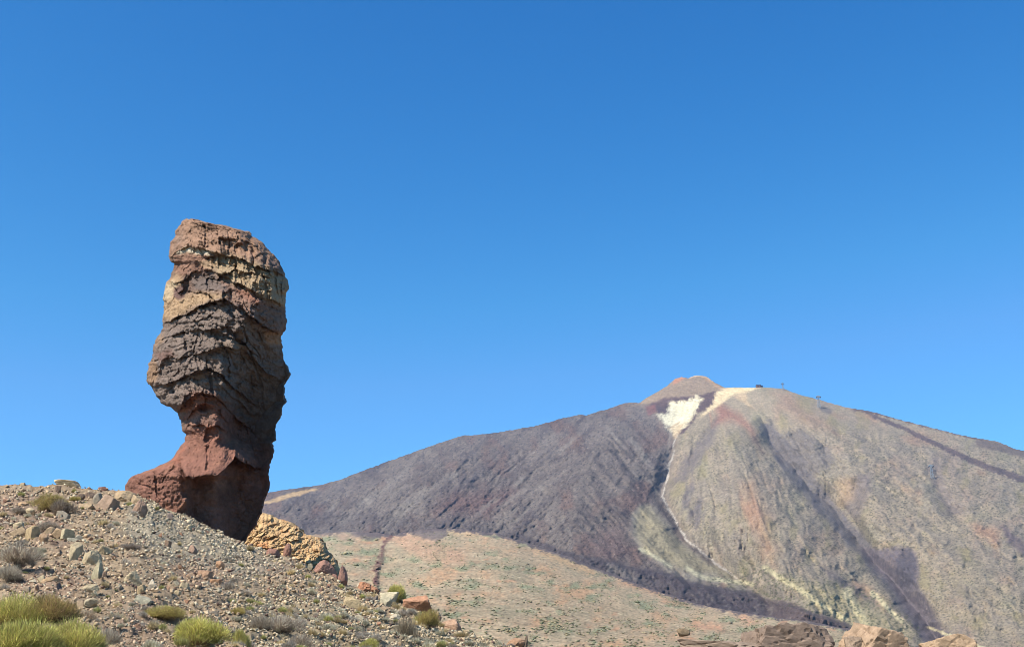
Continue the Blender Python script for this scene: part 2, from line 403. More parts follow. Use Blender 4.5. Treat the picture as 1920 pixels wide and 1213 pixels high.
    # pale pumice streaks low on the right
    for ln, w in (([(1435, 1065), (1520, 1120), (1585, 1160)], 7), ([(1590, 1110), (1620, 1165)], 14), ([(1635, 1110), (1690, 1165)], 6), ([(1290, 1065), (1320, 1085), (1410, 1095)], 6), ([(1200, 1030), (1260, 1062)], 5), ([(1740, 1175), (1850, 1213)], 4)):
        d, s = line_d(wu * .4 + U * .6, wv * .4 + Vv * .6, ln)
        lay(C, (222, 212, 174), sstep(w, w * .3, d + 4 * n2 + 2 * n3) * .85)
    lay(C, (176, 168, 130), sstep(-5, 20, poly_sd(wu, wv, [(1430, 1060), (1620, 1110), (1720, 1180), (1700, 1213), (1600, 1190), (1500, 1130)])) * .45)
    f1c, _, cidc = worley(U / 7, Vv / 4.4, seed=8)
    lay(C, (104, 106, 74), sstep(.4, .2, f1c) * (cidc > .4) * sstep(0, 10, poly_sd(U, Vv, [(1400, 1050), (1640, 1100), (1740, 1180), (1700, 1213), (1600, 1190), (1300, 1090)])) * .8)
    tb = tm * sstep(1120, 1250, U) * np.clip(.85 + .4 * n2 + .3 * n3, 0, 1)
    lay(C, (98, 86, 86), tb)
    lay(C, (140, 130, 120), tb * sstep(.15, .5, n2 + .3 * n1) * .6)
    # summit cone
    cone = sstep(-1.5, 2, poly_sd(U + 2 * n2, Vv + 2 * n2, [(1196, 757), (1225, 733), (1262, 700), (1300, 690), (1340, 705), (1370, 727), (1345, 735), (1310, 742), (1250, 757)]))
    lay(C, (162, 144, 124), cone)
    lay(C, (150, 132, 116), cone * sstep(0, .4, n2) * .6)
    lay(C, (196, 140, 110), sstep(-2, 3, poly_sd(U + 2 * n2, Vv, [(1262, 706), (1276, 700), (1290, 706), (1270, 718), (1262, 722)])) * .8)
    lay(C, (214, 190, 168), sstep(3.5, .5, np.abs(Vv - SKY(U))) * (U > 1292) * (U < 1338) * .9)
    lay(C, (190, 160, 130), sstep(4, 1, line_d(U, Vv, [(1318, 706), (1350, 728)])[0]) * .7)
    # dark collar, purple band
    collar = poly_sd(U + 3 * n2, Vv + 3 * n2, [(1215, 757), (1250, 745), (1305, 742), (1340, 732), (1350, 740), (1335, 760), (1310, 775), (1290, 805), (1275, 815), (1262, 805), (1235, 775)])
    lay(C, (108, 90, 88), sstep(-2, 3, collar))
    lay(C, (146, 104, 96), sstep(-3, 3, poly_sd(U + 3 * n2, Vv + 3 * n2, [(1210, 762), (1228, 758), (1230, 772), (1216, 780)])) * .85)
    # sulphur-white fumarole field
    wht = poly_sd(U + 1.8 * n2, Vv + 1.8 * n2, [(1254, 754), (1290, 751), (1305, 743), (1317, 749), (1310, 758), (1302, 778), (1288, 797), (1276, 806), (1264, 815), (1250, 798), (1240, 785), (1228, 773), (1240, 776), (1252, 778)])
    lay(C, (248, 238, 204), sstep(-4, 5, wht + 5 * n2 + 4 * n3))
    lay(C, (150, 130, 112), sstep(.45, .8, n3 + .4 * n2) * sstep(-2, 2, wht) * .6)
    lay(C, (176, 140, 104), sstep(-1, 3, poly_sd(U, Vv, [(1250, 803), (1275, 789), (1276, 794), (1254, 805)])) * .8)
    lay(C, (214, 186, 146), sstep(-2, 3, poly_sd(U + 3 * n2, Vv + 3 * n2, [(1256, 800), (1285, 792), (1268, 822), (1264, 822)])) * .7)
    wht2 = poly_sd(U + 1.5 * n2, Vv + 1.5 * n2, [(1342, 737), (1362, 727), (1400, 724), (1425, 726), (1400, 735), (1372, 742), (1345, 762), (1320, 778), (1312, 782), (1335, 758), (1340, 748)])
    lay(C, (236, 216, 176), sstep(-3.5, 3.5, wht2 + 2.5 * n2 + 2 * n3))
    lay(C, (216, 190, 156), sstep(-2, 4, poly_sd(U + 3 * n2, Vv + 3 * n2, [(1372, 742), (1400, 734), (1402, 752), (1420, 770), (1400, 760)])) * .6)
    # right ridge, dark flow
    d1, s1 = line_d(U + 4 * n2, Vv + 3 * n2, [(1590, 764), (1660, 776), (1720, 793), (1780, 808), (1840, 822)])
    lay(C, (98, 86, 86), sstep(6, 2, d1 + 4 * n2 + 2 * n3) * sstep(0, .06, s1) * .85)
    d2, s2 = line_d(U + 4 * n2, Vv + 3 * n2, [(1625, 775), (1700, 805), (1770, 840), (1850, 875), (1930, 902)])
    lay(C, (100, 86, 88), sstep(5, 1.5, d2 - 3 * s2 + 3 * n2 + 2 * n3) * sstep(0, .05, s2) * .85)
    d3, s3 = line_d(U + 4 * n2, Vv + 3 * n2, [(1838, 830), (1925, 850)])
    lay(C, (112, 100, 96), sstep(12, 5, d3) * .8)
    lay(C, (120, 114, 110), sstep(-2, 3, poly_sd(U, Vv, [(1535, 762), (1545, 760), (1562, 768), (1558, 777), (1540, 772)])) * .8)
    # tan saddle far left
    lay(C, (212, 178, 132), sstep(-1, 3, poly_sd(U + 3 * n2, Vv + 2 * n2, [(470, 948), (505, 936), (540, 924), (590, 914), (598, 918), (560, 930), (520, 941), (470, 952)])))
    C *= (1 + .22 * n3 + .10 * n2)[..., None]
    wv_ = np.clip(1 - (left + mid) * sstep(752, 768, Vv), 0, 1)[..., None]
    C *= 1 + wv_ * np.array([.36, .27, .14])
    # far side of the crest
    back = []
    for k, (dy_, dz_) in enumerate(((60, -8), (250, -90), (900, -420), (2600, -1250))):
        q = P[-1].copy(); q[:, 1] += dy_; q[:, 2] += dz_; q[:, 2] = np.maximum(q[:, 2], -60); back.append(q)
    P = np.concatenate([P, np.stack(back)], 0); C = np.concatenate([C, np.repeat(C[-1:], 4, 0)], 0)
    me = mesh_np('volcano', P.reshape(-1, 3), grid_faces(P.shape[0], P.shape[1]), C.reshape(-1, 3), smooth=True)
    obj('volcano_terrain', me, M_mountain, kind='structure', label='volcano with grey lava flank, pale summit cone and white sulphur field')
    return P, us, Vv
MP, MU, MV = mountain()
def on_mountain(u, v):
    j = int(np.argmin(np.abs(MU - u))); i = int(np.argmin(np.abs(MV[:, j] - v)))
    return Vector(MP[i, j])

# ------------------------------------------------------------------ brown foothill in front of it
FT = lut([(300, 1010), (560, 1006), (600, 1001), (640, 995), (690, 999), (740, 1003), (760, 998), (800, 992), (830, 990), (870, 993), (930, 1000), (1000, 1020), (1060, 1041), (1120, 1066), (1200, 1096), (1300, 1129), (1400, 1149), (1500, 1161), (1590, 1178), (1700, 1206), (1800, 1226), (2400, 1255)])
def foothill():
    us = np.r_[np.linspace(250, 550, 30), np.arange(554, 1760, 3.0), np.linspace(1770, 2400, 40)]
    nr = 200; tt = np.linspace(0, 1, nr)
    U = np.repeat(us[None], nr, 0)
    top = FT(us) + 6.0 * fbm(us / 44, us * 0, oct=6, seed=61, gain=.62)
    V0 = 1300.0
    Vv = V0 + (top[None] - V0) * tt[:, None]
    Y0, Yc = 130.0, np.interp(us, [250, 1000, 1600, 2400], [1350, 1300, 900, 700])
    z0, zc = z_of(V0, Y0), z_of(FT(us), Yc)
    kk = np.exp(-np.linspace(-2, 2, 41) ** 2); kk /= kk.sum()
    zc = np.interp(us, np.linspace(us[0], us[-1], 800), np.convolve(np.pad(np.interp(np.linspace(us[0], us[-1], 800), us, zc), 20, 'edge'), kk, 'valid'))
    tau = np.linspace(0, 1.12, 600)[:, None] ** 2
    YP = Y0 + (Yc - Y0)[None] * tau; ZP = z0 + (zc - z0)[None] * tau ** 1.02
    VP = v_of(YP, ZP); Y = np.empty_like(U)
    for j in range(len(us)):
        vp = np.minimum.accumulate(VP[:, j] - np.arange(600) * 1e-6)
        Y[:, j] = np.interp(Vv[:, j], vp[::-1], YP[::-1, j])
    gp = fbm(U / 34, Vv / 14, oct=5, seed=66)
    n1 = fbm(U / 60, Vv / 34, oct=4, seed=62); n2 = fbm(U / 12, Vv / 8, oct=3, seed=63); n3 = fbm(U / 4, Vv / 2.4, oct=2, seed=64)
    ed = sstep(0, .12, 1 - tt)[:, None]
    h = (5 * n1 + 1.4 * n2 + .5 * n3) * ed * Y / 900
    tongue = [(745, 994), (735, 1002), (722, 1016), (714, 1036), (712, 1050), (704, 1064), (706, 1090), (706, 1110)]
    dt, st = line_d(U + 7 * n2 + 4 * n3, Vv + 3 * n3, tongue)
    wt = 3 + 5.5 * np.exp(-((st - .55) / .2) ** 2) + 2.5 * n2
    tm = sstep(wt + 2, wt * .5, dt)
    h = h + 2.2 * sstep(8, 2, Vv - FT(U) + 7 * n2 + 5 * n3) * (1 + fbm(U / 4, Vv / 3, oct=2, seed=69))
    h = h + tm * (3 + 4 * fbm(U / 4, Vv / 3, oct=2, seed=65)) + .8 * fbm(U / 5, Vv / 3.4, oct=3, seed=67, ridged=True) * ed * Y / 900
    P = at(U, Vv, Y - h * 5 * sstep(100, 500, Y))
    C = np.ones(U.shape + (3,)) * lin((174, 152, 122))
    lay(C, (158, 144, 116), sstep(-.05, .45, n1 + .3 * n2) * .9)
    lay(C, (190, 146, 108), sstep(.05, .5, -n1 + .35 * n2) * .65)
    lay(C, (136, 140, 108), sstep(.02, .4, gp) * .85)
    lay(C, (186, 134, 100), sstep(.25, .55, fbm(U / 26, Vv / 12, oct=5, seed=68)) * .6)
    for poly, c in (([(700, 1000), (780, 998), (870, 1030), (880, 1060), (790, 1050), (740, 1020)], (182, 140, 112)), ([(1165, 1085), (1240, 1108), (1235, 1115), (1160, 1095)], (204, 146, 104)), ([(1000, 1022), (1120, 1068), (1110, 1080), (1010, 1040)], (204, 160, 112)), ([(1300, 1165), (1360, 1170), (1355, 1185), (1290, 1178)], (196, 138, 106)), ([(1370, 1145), (1430, 1165), (1400, 1175)], (192, 140, 110)), ([(825, 988), (880, 990), (900, 1005), (850, 1004)], (198, 164, 122)), ([(940, 995), (985, 993), (1000, 1012), (950, 1008)], (204, 156, 118)), ([(600, 1000), (650, 996), (690, 1010), (640, 1015)], (166, 136, 116)), ([(1240, 1120), (1290, 1128), (1285, 1136), (1240, 1130)], (200, 142, 108))):
        lay(C, c, sstep(-6, 10, poly_sd(U + 10 * n2, Vv + 6 * n2, poly) + 8 * n3) * .55)
    f1, f2, cid = worley(U / 7, Vv / 3.6, seed=9)
    lay(C, (112, 108, 84), sstep(.36, .16, f1) * (cid > .45) * .6)
    lay(C, (202, 184, 154), sstep(.3, .8, n3) * .5)
    for poly in ([(650, 990), (728, 990), (712, 1008), (690, 1012), (664, 1006)], [(765, 985), (832, 985), (842, 1003), (818, 1014), (792, 1008), (776, 999)], [(900, 985), (1000, 1005), (1080, 1040), (1200, 1085), (1200, 1098), (1060, 1046), (960, 1012)], [(600, 990), (640, 990), (630, 999), (600, 1004)]):
        lay(C, (112, 100, 94), sstep(-3, 3, poly_sd(U + 8 * n2 + 4 * n3, Vv + 5 * n2 + 3 * n3, poly)) * .9)
    edge_v = Vv - FT(U); jg = 7 * n2 + 5 * n3
    lay(C, (104, 92, 88), sstep(7, 2, edge_v + jg) * (.4 + .6 * sstep(640, 700, U)))
    lay(C, (116, 84, 76), tm * np.clip(.75 + .8 * n3 + .5 * n2, 0, 1))
    lay(C, (84, 60, 58), tm * sstep(0, .5, n3))
    C *= 1.62 * (1 + .34 * n3 + .18 * n2)[..., None]
    back = []
    for dy_, dz_ in ((15, -3), (80, -40), (300, -160)):
        q = P[-1].copy(); q[:, 1] += dy_; q[:, 2] += dz_; back.append(q)
    Pn = np.concatenate([P, np.stack(back)], 0); Cn = np.concatenate([C, np.repeat(C[-1:], 3, 0)], 0)
    obj('foothill_terrain', mesh_np('foothill', Pn.reshape(-1, 3), grid_faces(Pn.shape[0], Pn.shape[1]), Cn.reshape(-1, 3), smooth=True), M_foothill, kind='structure', label='brown scrub covered foothill below the volcano')
    # scrub: thousands of low bushes nobody could count
    n = 20000
    iu = rng.integers(0, len(us), n * 3); iv = (rng.random(n * 3) * nr * .97).astype(int)
    keep = (us[iu] > 560) & (us[iu] < 1800) & (Vv[iv, iu] < 1222) & (rng.random(n * 3) < .16 + 1.9 * gp[iv, iu] + .5 * n2[iv, iu]) & (tm[iv, iu] < .2)
    iu, iv = iu[keep][:n], iv[keep][:n]
    p = P[iv, iu] + rng.normal(size=(len(iu), 3)) * [1, 2, 0]
    px = p[:, 1] / F
    sz = np.clip(px * np.exp(rng.normal(-.15, .6, len(iu))), .3, 2.2)
    base = np.array([(1, 0, .1), (.3, .95, .1), (-.8, .6, .1), (-.8, -.6, .1), (.3, -.95, .1), (.1, 0, .9), (0, 0, -.3)])
    fc = np.array([(0, 1, 5), (1, 2, 5), (2, 3, 5), (3, 4, 5), (4, 0, 5), (1, 0, 6), (2, 1, 6), (3, 2, 6), (4, 3, 6), (0, 4, 6)])
    jit = rng.uniform(.7, 1.3, (len(iu), 7, 3))
    V_ = p[:, None] + base[None] * jit * sz[:, None, None] * [1.15, 1.15, .8]
    Fc = fc[None] + np.arange(len(iu))[:, None, None] * 7
    cc = np.array([lin((138, 134, 104)), lin((156, 148, 116)), lin((146, 130, 108)), lin((124, 126, 96)), lin((172, 158, 122))])[rng.integers(0, 5, len(iu))] * rng.uniform(.8, 1.5, (len(iu), 1)) * 1.2
    obj('scrub', mesh_np('scrub', V_.reshape(-1, 3), Fc.reshape(-1, 3), np.repeat(cc, 7, 0), smooth=True), M_scree, kind='stuff', label='low grey green scrub dotting the brown foothill', category='scrub')
foothill()

# ------------------------------------------------------------------ near rubble slope
GC = lut([(-400, 935), (-100, 918), (0, 913), (30, 911), (60, 914), (100, 911), (150, 915), (200, 921), (240, 921), (300, 944), (400, 992), (460, 1018), (500, 1032), (545, 1048), (600, 1073), (650, 1094), (700, 1110), (760, 1131), (800, 1152), (850, 1182), (900, 1197), (980, 1214), (1100, 1236), (1300, 1240), (1500, 1236), (1650, 1228), (1900, 1236), (2300, 1240)])
GY = lut([(-400, 108), (240, 104), (400, 100.5), (460, 99), (545, 96), (650, 91), (760, 85), (860, 78), (980, 70), (1300, 62), (2300, 62)])
def ground_profile(u, tau):
    Yc = GY(u); zc = z_of(GC(u), Yc)
    return Yc * tau, -1.7 + (zc + 1.7) * tau ** 1.4
_TAU = np.linspace(0.03, 1, 400)
def ground_Y(u, v):
    Y, z = ground_profile(u, _TAU)
    vv = np.minimum.accumulate(v_of(Y, z) - np.arange(400) * 1e-6)
    return float(np.interp(v, vv[::-1], Y[::-1]))
def on_ground(u, v):
    Y = ground_Y(u, v); _, z = ground_profile(u, Y / GY(u))
    x = float(x_of(u, Y, z)); z = float(z) + float(ground_dz(np.array([x]), np.array([Y]))[0])
    return Vector((x, Y, z)), float((Y * CP + z * SP) / F)   # point and metres per photo px
def ground_dz(X, Y):
    dz = .40 * fbm(X / 3.2, Y / 3.2, oct=4, seed=71) + .16 * np.clip(fbm(X / .8, Y / .8, oct=3, seed=74), -.3, 1)
    return dz + .16 * facets(X / 1.3, Y / 1.6, seed=75, A=1.0, B=1.0) + .07 * facets(X / .45, Y / .55, seed=77, A=1, B=1)
def ground_colour(U, Vv):
    n1 = fbm(U / 40, Vv / 26, oct=4, seed=72); n2 = fbm(U / 9, Vv / 7, oct=3, seed=73)
    wu, wv = U + 25 * n1, Vv + 15 * n1
    C = np.ones(U.shape + (3,)) * lin((174, 148, 118))
    for poly, c, st in (([(-40, 925), (60, 920), (120, 960), (140, 1010), (110, 1040), (60, 1010), (-40, 990)], (160, 130, 110), .6), ([(20, 1090), (70, 1055), (150, 1070), (190, 1100), (130, 1125), (40, 1110)], (164, 132, 110), .6),
                        ([(250, 925), (330, 950), (470, 1020), (540, 1060), (470, 1090), (380, 1070), (300, 1050), (210, 990)], (176, 160, 134), .85), ([(320, 1060), (440, 1050), (420, 1100), (340, 1100)], (176, 140, 114), .5),
                        ([(200, 1150), (290, 1130), (340, 1213), (200, 1213)], (162, 132, 110), .5), ([(450, 1040), (560, 1060), (560, 1090), (470, 1085)], (160, 136, 116), .5), ([(440, 1100), (960, 1200), (960, 1240), (440, 1240)], (166, 150, 120), .5)):
        lay(C, c, sstep(-15, 20, poly_sd(wu, wv, poly)) * st)
    lay(C, (190, 176, 148), sstep(.1, .6, n2) * .4)
    lay(C, (140, 120, 102), sstep(.1, .6, -n2) * .4)
    return C * 1.40 * np.array([.98, 1.0, .99])   # pale pumice soil
def near_ground():
    us = np.r_[np.linspace(-420, -24, 60), np.arange(-20, 1010, 2.6), np.linspace(1014, 2300, 180)]
    vr = np.linspace(1, 0, 250)
    U = np.repeat(us[None], 250, 0)
    top = GC(us); V0 = 1330.0
    Vv = V0 + (top - V0)[None] * (1 - vr)[:, None]
    Y = np.empty_like(U); Z = np.empty_like(U)
    for j, u in enumerate(us):
        yp, zp = ground_profile(u, _TAU)
        vv = np.minimum.accumulate(v_of(yp, zp) - np.arange(400) * 1e-6)
        Y[:, j] = np.interp(Vv[:, j], vv[::-1], yp[::-1]); Z[:, j] = np.interp(Y[:, j], yp, zp)
    X = x_of(U, Y, Z)
    dz = ground_dz(X, Y)
    f1, f2, cid = worley(X / .45, Y / .55, seed=77)
    P = np.stack([X, Y, Z + dz], -1)
    C = ground_colour(U, Vv) * .85  # soil darkened so the gaps between the stones look shaded
    C *= (1 + .3 * (cid - .5) * sstep(.5, .2, f1) + .2 * fbm(X / .3, Y / .3, oct=2, seed=76))[..., None]
    # far side: falls away behind the crest; near side: under the camera
    back = []
    for dy_, dz_ in ((1, -.15), (4, -1.4), (10, -4.5), (25, -12), (60, -30), (140, -45)):
        q = P[-1].copy(); q[:, 1] += dy_; q[:, 2] += dz_; back.append(q)
    front = []
    for yk in (-40, -10, 0, 6):
        q = P[0].copy(); q[:, 0] = np.linspace(-45, 45, len(us)); q[:, 1] = yk; q[:, 2] = -1.7 + .02 * max(yk, 0); front.append(q)
    P = np.concatenate([np.stack(front), P, np.stack(back)], 0); C = np.concatenate([np.repeat(C[:1], 4, 0), C, np.repeat(C[-1:], 6, 0)], 0)
    obj('rubble_slope', mesh_np('rubble_slope', P.reshape(-1, 3), grid_faces(P.shape[0], P.shape[1]), C.reshape(-1, 3), smooth=True), M_ground, kind='structure', label='stony slope rising to the rock pillar')
near_ground()

# ------------------------------------------------------------------ the rock pillar
def pillar():
    YP0 = 104.5
    PX = YP0 / F * 1.02                         # metres per photo px there
    UL = lut([(411, 352), (414, 342), (422, 337), (433, 328), (442, 329.5), (453, 321), (468, 319), (480, 315), (489, 317), (495, 327), (505, 324), (520, 321), (528, 312), (546, 307), (575, 306.5), (589, 308), (612, 305), (630, 299), (641, 291), (655, 287), (670, 286), (682, 279), (707, 275), (717, 276), (724, 283), (733, 288), (742, 291), (757, 303), (762, 317), (772, 332), (787, 338), (807, 344), (813, 349), (827, 347), (841, 336), (863, 318), (876, 292), (887, 266), (892, 247), (905, 237), (919, 234), (940, 234), (1090, 236)])
    UR = lut([(411, 356), (413, 372), (417, 386), (424, 422), (430, 446), (435, 467), (445, 472), (455, 491), (466, 500), (474, 510), (488, 522), (502, 532), (520, 535), (531, 542), (543, 542), (554, 536), (575, 534), (592, 535), (603, 537), (618, 534), (630, 528), (650, 530), (673, 532), (690, 539), (704, 543), (722, 533), (740, 532), (753, 537), (763, 530), (784, 526), (795, 517), (810, 516), (824, 518), (831, 510), (844, 514), (859, 511), (870, 506), (885, 504), (913, 506.5), (934, 498), (960, 491), (983, 480), (1000, 468), (1020, 457), (1090, 420)])
    vs = np.r_[np.arange(411.2, 1030, 1.35), np.arange(1032, 1090, 6)]
    nf, nb = 330, 110
    s_f = np.linspace(0, 1, nf); s_f = .55 * s_f + .45 * (.5 - .5 * np.cos(np.pi * s_f))
    s_b = np.linspace(1, 0, nb + 2)[1:-1]
    S = np.r_[s_f, s_b]; front = np.r_[np.ones(nf, bool), np.zeros(nb, bool)]
    nr, nc = len(vs), len(S)
    Vv = np.repeat(vs[:, None], nc, 1); Sg = np.repeat(S[None], nr, 0)
    uL = UL(vs) + 1.6 * fbm(vs / 7, vs * 0, oct=3, seed=81); uR = UR(vs) + 1.8 * fbm(vs / 7, vs * 0, oct=3, seed=82)
    U = uL[:, None] + (uR - uL)[:, None] * Sg
    # base depth (photo px at the pillar, positive towards the viewer)
    UK = lut([(411, 440), (450, 470), (500, 500), (560, 480), (600, 455), (640, 440), (700, 420), (760, 408), (800, 405), (840, 432), (880, 405), (900, 380), (1000, 400), (1090, 380)])(vs)[:, None]
    T = lut([(411, 30), (420, 62), (440, 85), (480, 100), (560, 108), (640, 108), (720, 104), (780, 86), (830, 78), (890, 84), (960, 92), (1090, 96)])(vs)[:, None]
    s0 = np.clip((UK - uL[:, None]) / (uR - uL)[:, None], .3, .85)
    q = np.where(Sg < s0, (s0 - Sg) / s0, (Sg - s0) / (1 - s0))
    low = sstep(580, 660, Vv)
    prof = np.where(Sg < s0, (1 - q ** 1.75) ** .85, np.clip(1 - q ** (1.9 - .75 * low), 0, 1) ** (.85 + .1 * low))
    OV = lut([(411, -14), (450, 4), (500, 14), (560, 26), (600, 28), (650, 16), (700, 4), (750, -14), (795, -16), (850, 6), (892, 14), (900, 0), (950, -10), (1010, -20), (1090, -20)])(vs)[:, None]
    D = np.where(front[None], (0.92 * T + OV) * prof, -T * (np.clip(1 - np.abs(2 * Sg - 1) ** 2.2, 0, 1)) ** .6)
    # right of the diagonal the rock undercuts
    vD = lut([(250, 900), (380, 760), (420, 690), (440, 620), (470, 590), (500, 600), (535, 640), (560, 660)])(U)
    und = np.clip(Vv - vD, 0, 190)
    D -= np.where(front[None], .50 * und * sstep(0, 40, U - uL[:, None]) * sstep(400, 450, U) * (1 - .55 * sstep(800, 900, Vv)), 0)
    fm = np.where(front[None], 1.0, 0.0) * np.clip(prof * 1.6, 0, 1)
    # ledges: each band swells downward to a lip, then drops back
    LE = [([(300, 400), (560, 400)], 0), ([(312, 492), (331, 473), (347, 462), (381, 467), (408, 474), (436, 482), (465, 492), (480, 500), (508, 508), (545, 524)], 11),
          ([(300, 522), (330, 531), (343, 527), (360, 512), (396, 506), (428, 523), (460, 537), (491, 554), (506, 563), (533, 576), (560, 586)], 9),
          ([(300, 612), (321, 599), (350, 589), (361, 583), (370, 576), (393, 569), (405, 563), (422, 560), (439, 572), (460, 584), (480, 599), (494, 610), (526, 628), (560, 640)], 15),
          ([(270, 655), (300, 636), (322, 630), (345, 622), (376, 617), (405, 619), (434, 631), (460, 646), (490, 674), (560, 700)], 13),
          ([(270, 680), (325, 671), (355, 667), (390, 657), (425, 652), (455, 655), (475, 668), (495, 696), (560, 730)], 12),
          ([(270, 726), (320, 718), (340, 709), (365, 697), (395, 691), (420, 706), (437, 728), (480, 760), (560, 790)], 12),
          ([(270, 780), (335, 772), (345, 757), (358, 742), (380, 737), (400, 741), (415, 752), (450, 790), (510, 830), (560, 850)], 12),
          ([(270, 800), (350, 790), (360, 772), (371, 761), (388, 758), (405, 767), (425, 790), (460, 820), (560, 860)], 7),
          ([(270, 830), (345, 808), (353, 797), (373, 796), (393, 803), (410, 797), (430, 812), (470, 842), (560, 880)], 9),
          ([(230, 880), (300, 876), (330, 868), (338, 872), (347, 893), (364, 896), (382, 891), (405, 892), (422, 880), (440, 856), (460, 870), (560, 900)], 34),
          ([(200, 1200), (600, 1200)], 4)]
    cur = []
    jag = 7.0 * fbm(U / 14, Vv / 30, oct=4, seed=83)
    for k, (p, a) in enumerate(LE):
        c = lut(p)(U) + jag
        if k: c = np.maximum(c, cur[-1] + 5)
        cur.append(c)
    strat = np.zeros_like(U)
    for k in range(1, len(LE)):
        a = LE[k][1]; lo, hi = cur[k - 1], cur[k]
        inb = (Vv > lo) & (Vv <= hi)
        f = np.clip((Vv - lo) / (hi - lo), 0, 1)
        reach = np.clip((Vv - (hi - 46)) / 46, 0, 1)           # swelling only near the lip of tall bands
        g = np.minimum(f, 1) ** 1.3 if k in (4, 5, 6, 7, 8, 9) else np.maximum(reach, 0) ** 1.2
        loc = 1.0
        if k == 8: loc = sstep(345, 362, U) * sstep(440, 410, U)
        if k == 9: loc = sstep(345, 356, U) * sstep(440, 412, U)
        if k == 10: loc = sstep(338, 352, U) * sstep(500, 440, U)
        av = 1.5 * np.clip(.62 + 1.2 * fbm(U / 26 + k * 7.3, Vv * 0 + k * 3.1, oct=3, seed=101), 0, 1.15)
        if k >= 10: av = 1.0
        D += np.where(inb, (1.75 if k in (1, 2, 3, 10, 11) else 1.35) * a * g * loc * av, 0) * fm
        if k == 11: D -= np.where(inb, 24 * sstep(345, 365, U), 0) * fm
        strat = np.where(inb, k + f, strat)
    def pit(cu, cv, ru, rv, dep, pw=2):
        nonlocal D
        r = np.sqrt(((U + 2 * jag - cu) / ru) ** 2 + ((Vv + jag - cv) / rv) ** 2)
        D -= dep * np.clip(1 - r ** pw, 0, 1) ** .7 * fm
    pit(352, 535, 12, 17, 26); pit(344, 552, 8, 9, 8); pit(333, 508, 7, 10, 14); pit(372, 520, 14, 9, 9)
    pit(461, 466, 15, 13, 18); pit(446, 474, 7, 13, 10); pit(502, 492, 7, 22, 16); pit(388, 767, 18, 7, 16); pit(396, 818, 15, 17, 15)
    pit(312, 712, 24, 40, 26); pit(318, 655, 12, 9, 10); pit(322, 612, 22, 10, 8); pit(420, 628, 38, 12, 10); pit(430, 690, 26, 30, 8); pit(370, 683, 14, 9, 6)
    # foot lobe at left, toe of the stem
    foot = np.exp(-(np.clip(-poly_sd(U, Vv, [(230, 900), (262, 885), (320, 868), (342, 880), (345, 940), (330, 960), (236, 960)]), 0, 99) / 9) ** 2)
    D += np.where(front[None], foot * 26 * (1 + .25 * fbm(U / 14, Vv / 14, oct=3, seed=84)), 0)
    d, s = line_d(U, Vv, [(340, 865), (342, 890), (346, 930)])
    D -= 10 * sstep(7, 1, d) * fm
    for crack in ([(245, 895), (290, 890), (330, 878)], [(240, 905), (280, 912), (292, 925)], [(293, 885), (292, 915), (300, 935)], [(330, 870), (300, 905)]):
        d, s = line_d(U + jag, Vv + jag, crack); D -= 5 * sstep(3, .5, d) * fm
    for crack in ([(384, 416), (387, 445), (384, 468)], [(440, 500), (452, 520), (460, 540)], [(493, 515), (500, 555)], [(515, 512), (521, 570)], [(345, 622), (352, 665)], [(395, 700), (400, 740)], [(408, 638), (430, 662), (440, 690)], [(470, 440), (476, 500)], [(430, 585), (455, 612), (462, 640)], [(372, 630), (365, 660), (372, 690)], [(470, 660), (490, 720), (495, 780)], [(390, 840), (386, 880)], [(425, 430), (432, 470)], [(460, 800), (480, 860)]):
        d, s = line_d(U + .8 * jag, Vv + jag, crack); D -= 7 * sstep(3.2, .4, d) * fm
    # columnar fluting of the pale band, layered grey lava, lumps
    colm = sstep(-4, 6, poly_sd(U, Vv, [(396, 480), (420, 478), (470, 496), (520, 512), (540, 520), (538, 576), (500, 562), (450, 535), (405, 508)]))
    D += fm * colm * (4.5 * fbm(U / 7, Vv / 40, oct=3, seed=85) + 3 * np.sign(noise(U / 9, Vv / 60, seed=86)))
    grey = sstep(-6, 10, poly_sd(U, Vv, [(270, 620), (330, 596), (410, 562), (560, 640), (560, 800), (420, 745), (350, 745), (340, 800), (270, 760)]))
    D += fm * grey * (3 * fbm(U / 30, strat * 3.2, oct=4, seed=87, ridged=True) + 3.5 * fbm(U / 16, Vv / 11, oct=3, seed=88))
    rough = 1 - .55 * sstep(800, 830, Vv) * sstep(450, 400, U)
    D += fm * (6.5 * fbm(U / 26, Vv / 24, oct=4, seed=89) + rough * 2.0 * fbm(U / 7, Vv / 5.5, oct=3, seed=90))
    n_w = fbm(U / 40, Vv / 40, oct=3, seed=103)
    f1, f2, cid = worley(U / 15, Vv / 11, seed=91)
    D += fm * rough * (1.5 * (cid - .5)) * (1 - .6 * sstep(850, 880, Vv))
    keep = 1 - .85 * sstep(745, 800, Vv) * sstep(460, 430, U)
    lay_v = Vv - .6 * lut(LE[4][0])(U) + 600     # the blocks follow the sagging layers
    D += fm * keep * facets(U / 30 + .6 * n_w, lay_v / 21 + .6 * n_w, seed=99, A=11, B=8, crack=0.8)
    D += fm * keep * facets(U / 12 + .6 * n_w, lay_v / 9 + .6 * n_w, seed=98, A=3.0, B=4, crack=.6)
    D += fm * keep * (2.6 * fbm(U / 46, lay_v / 5.0, oct=3, seed=104, gain=.6) + 1.6 * fbm(U / 20, lay_v / 2.4, oct=2, seed=105))
    D += fm * 13 * fbm(U / 42, Vv / 38, oct=2, seed=97) * keep
    D += fm * facets(U / 5.5, Vv / 4.2, seed=96, A=1.7, B=2.2)
    f1b, f2b, cidb = worley(U / 5, Vv / 4, seed=92)
    D += fm * rough * .6 * (cidb - .5)
    # big side bulges so that the edges of the front carry relief too
    D += np.where(front[None], 0, -5 * fbm(U / 26, Vv / 24, oct=3, seed=93))
    P = at(U, Vv, YP0 - D * PX)
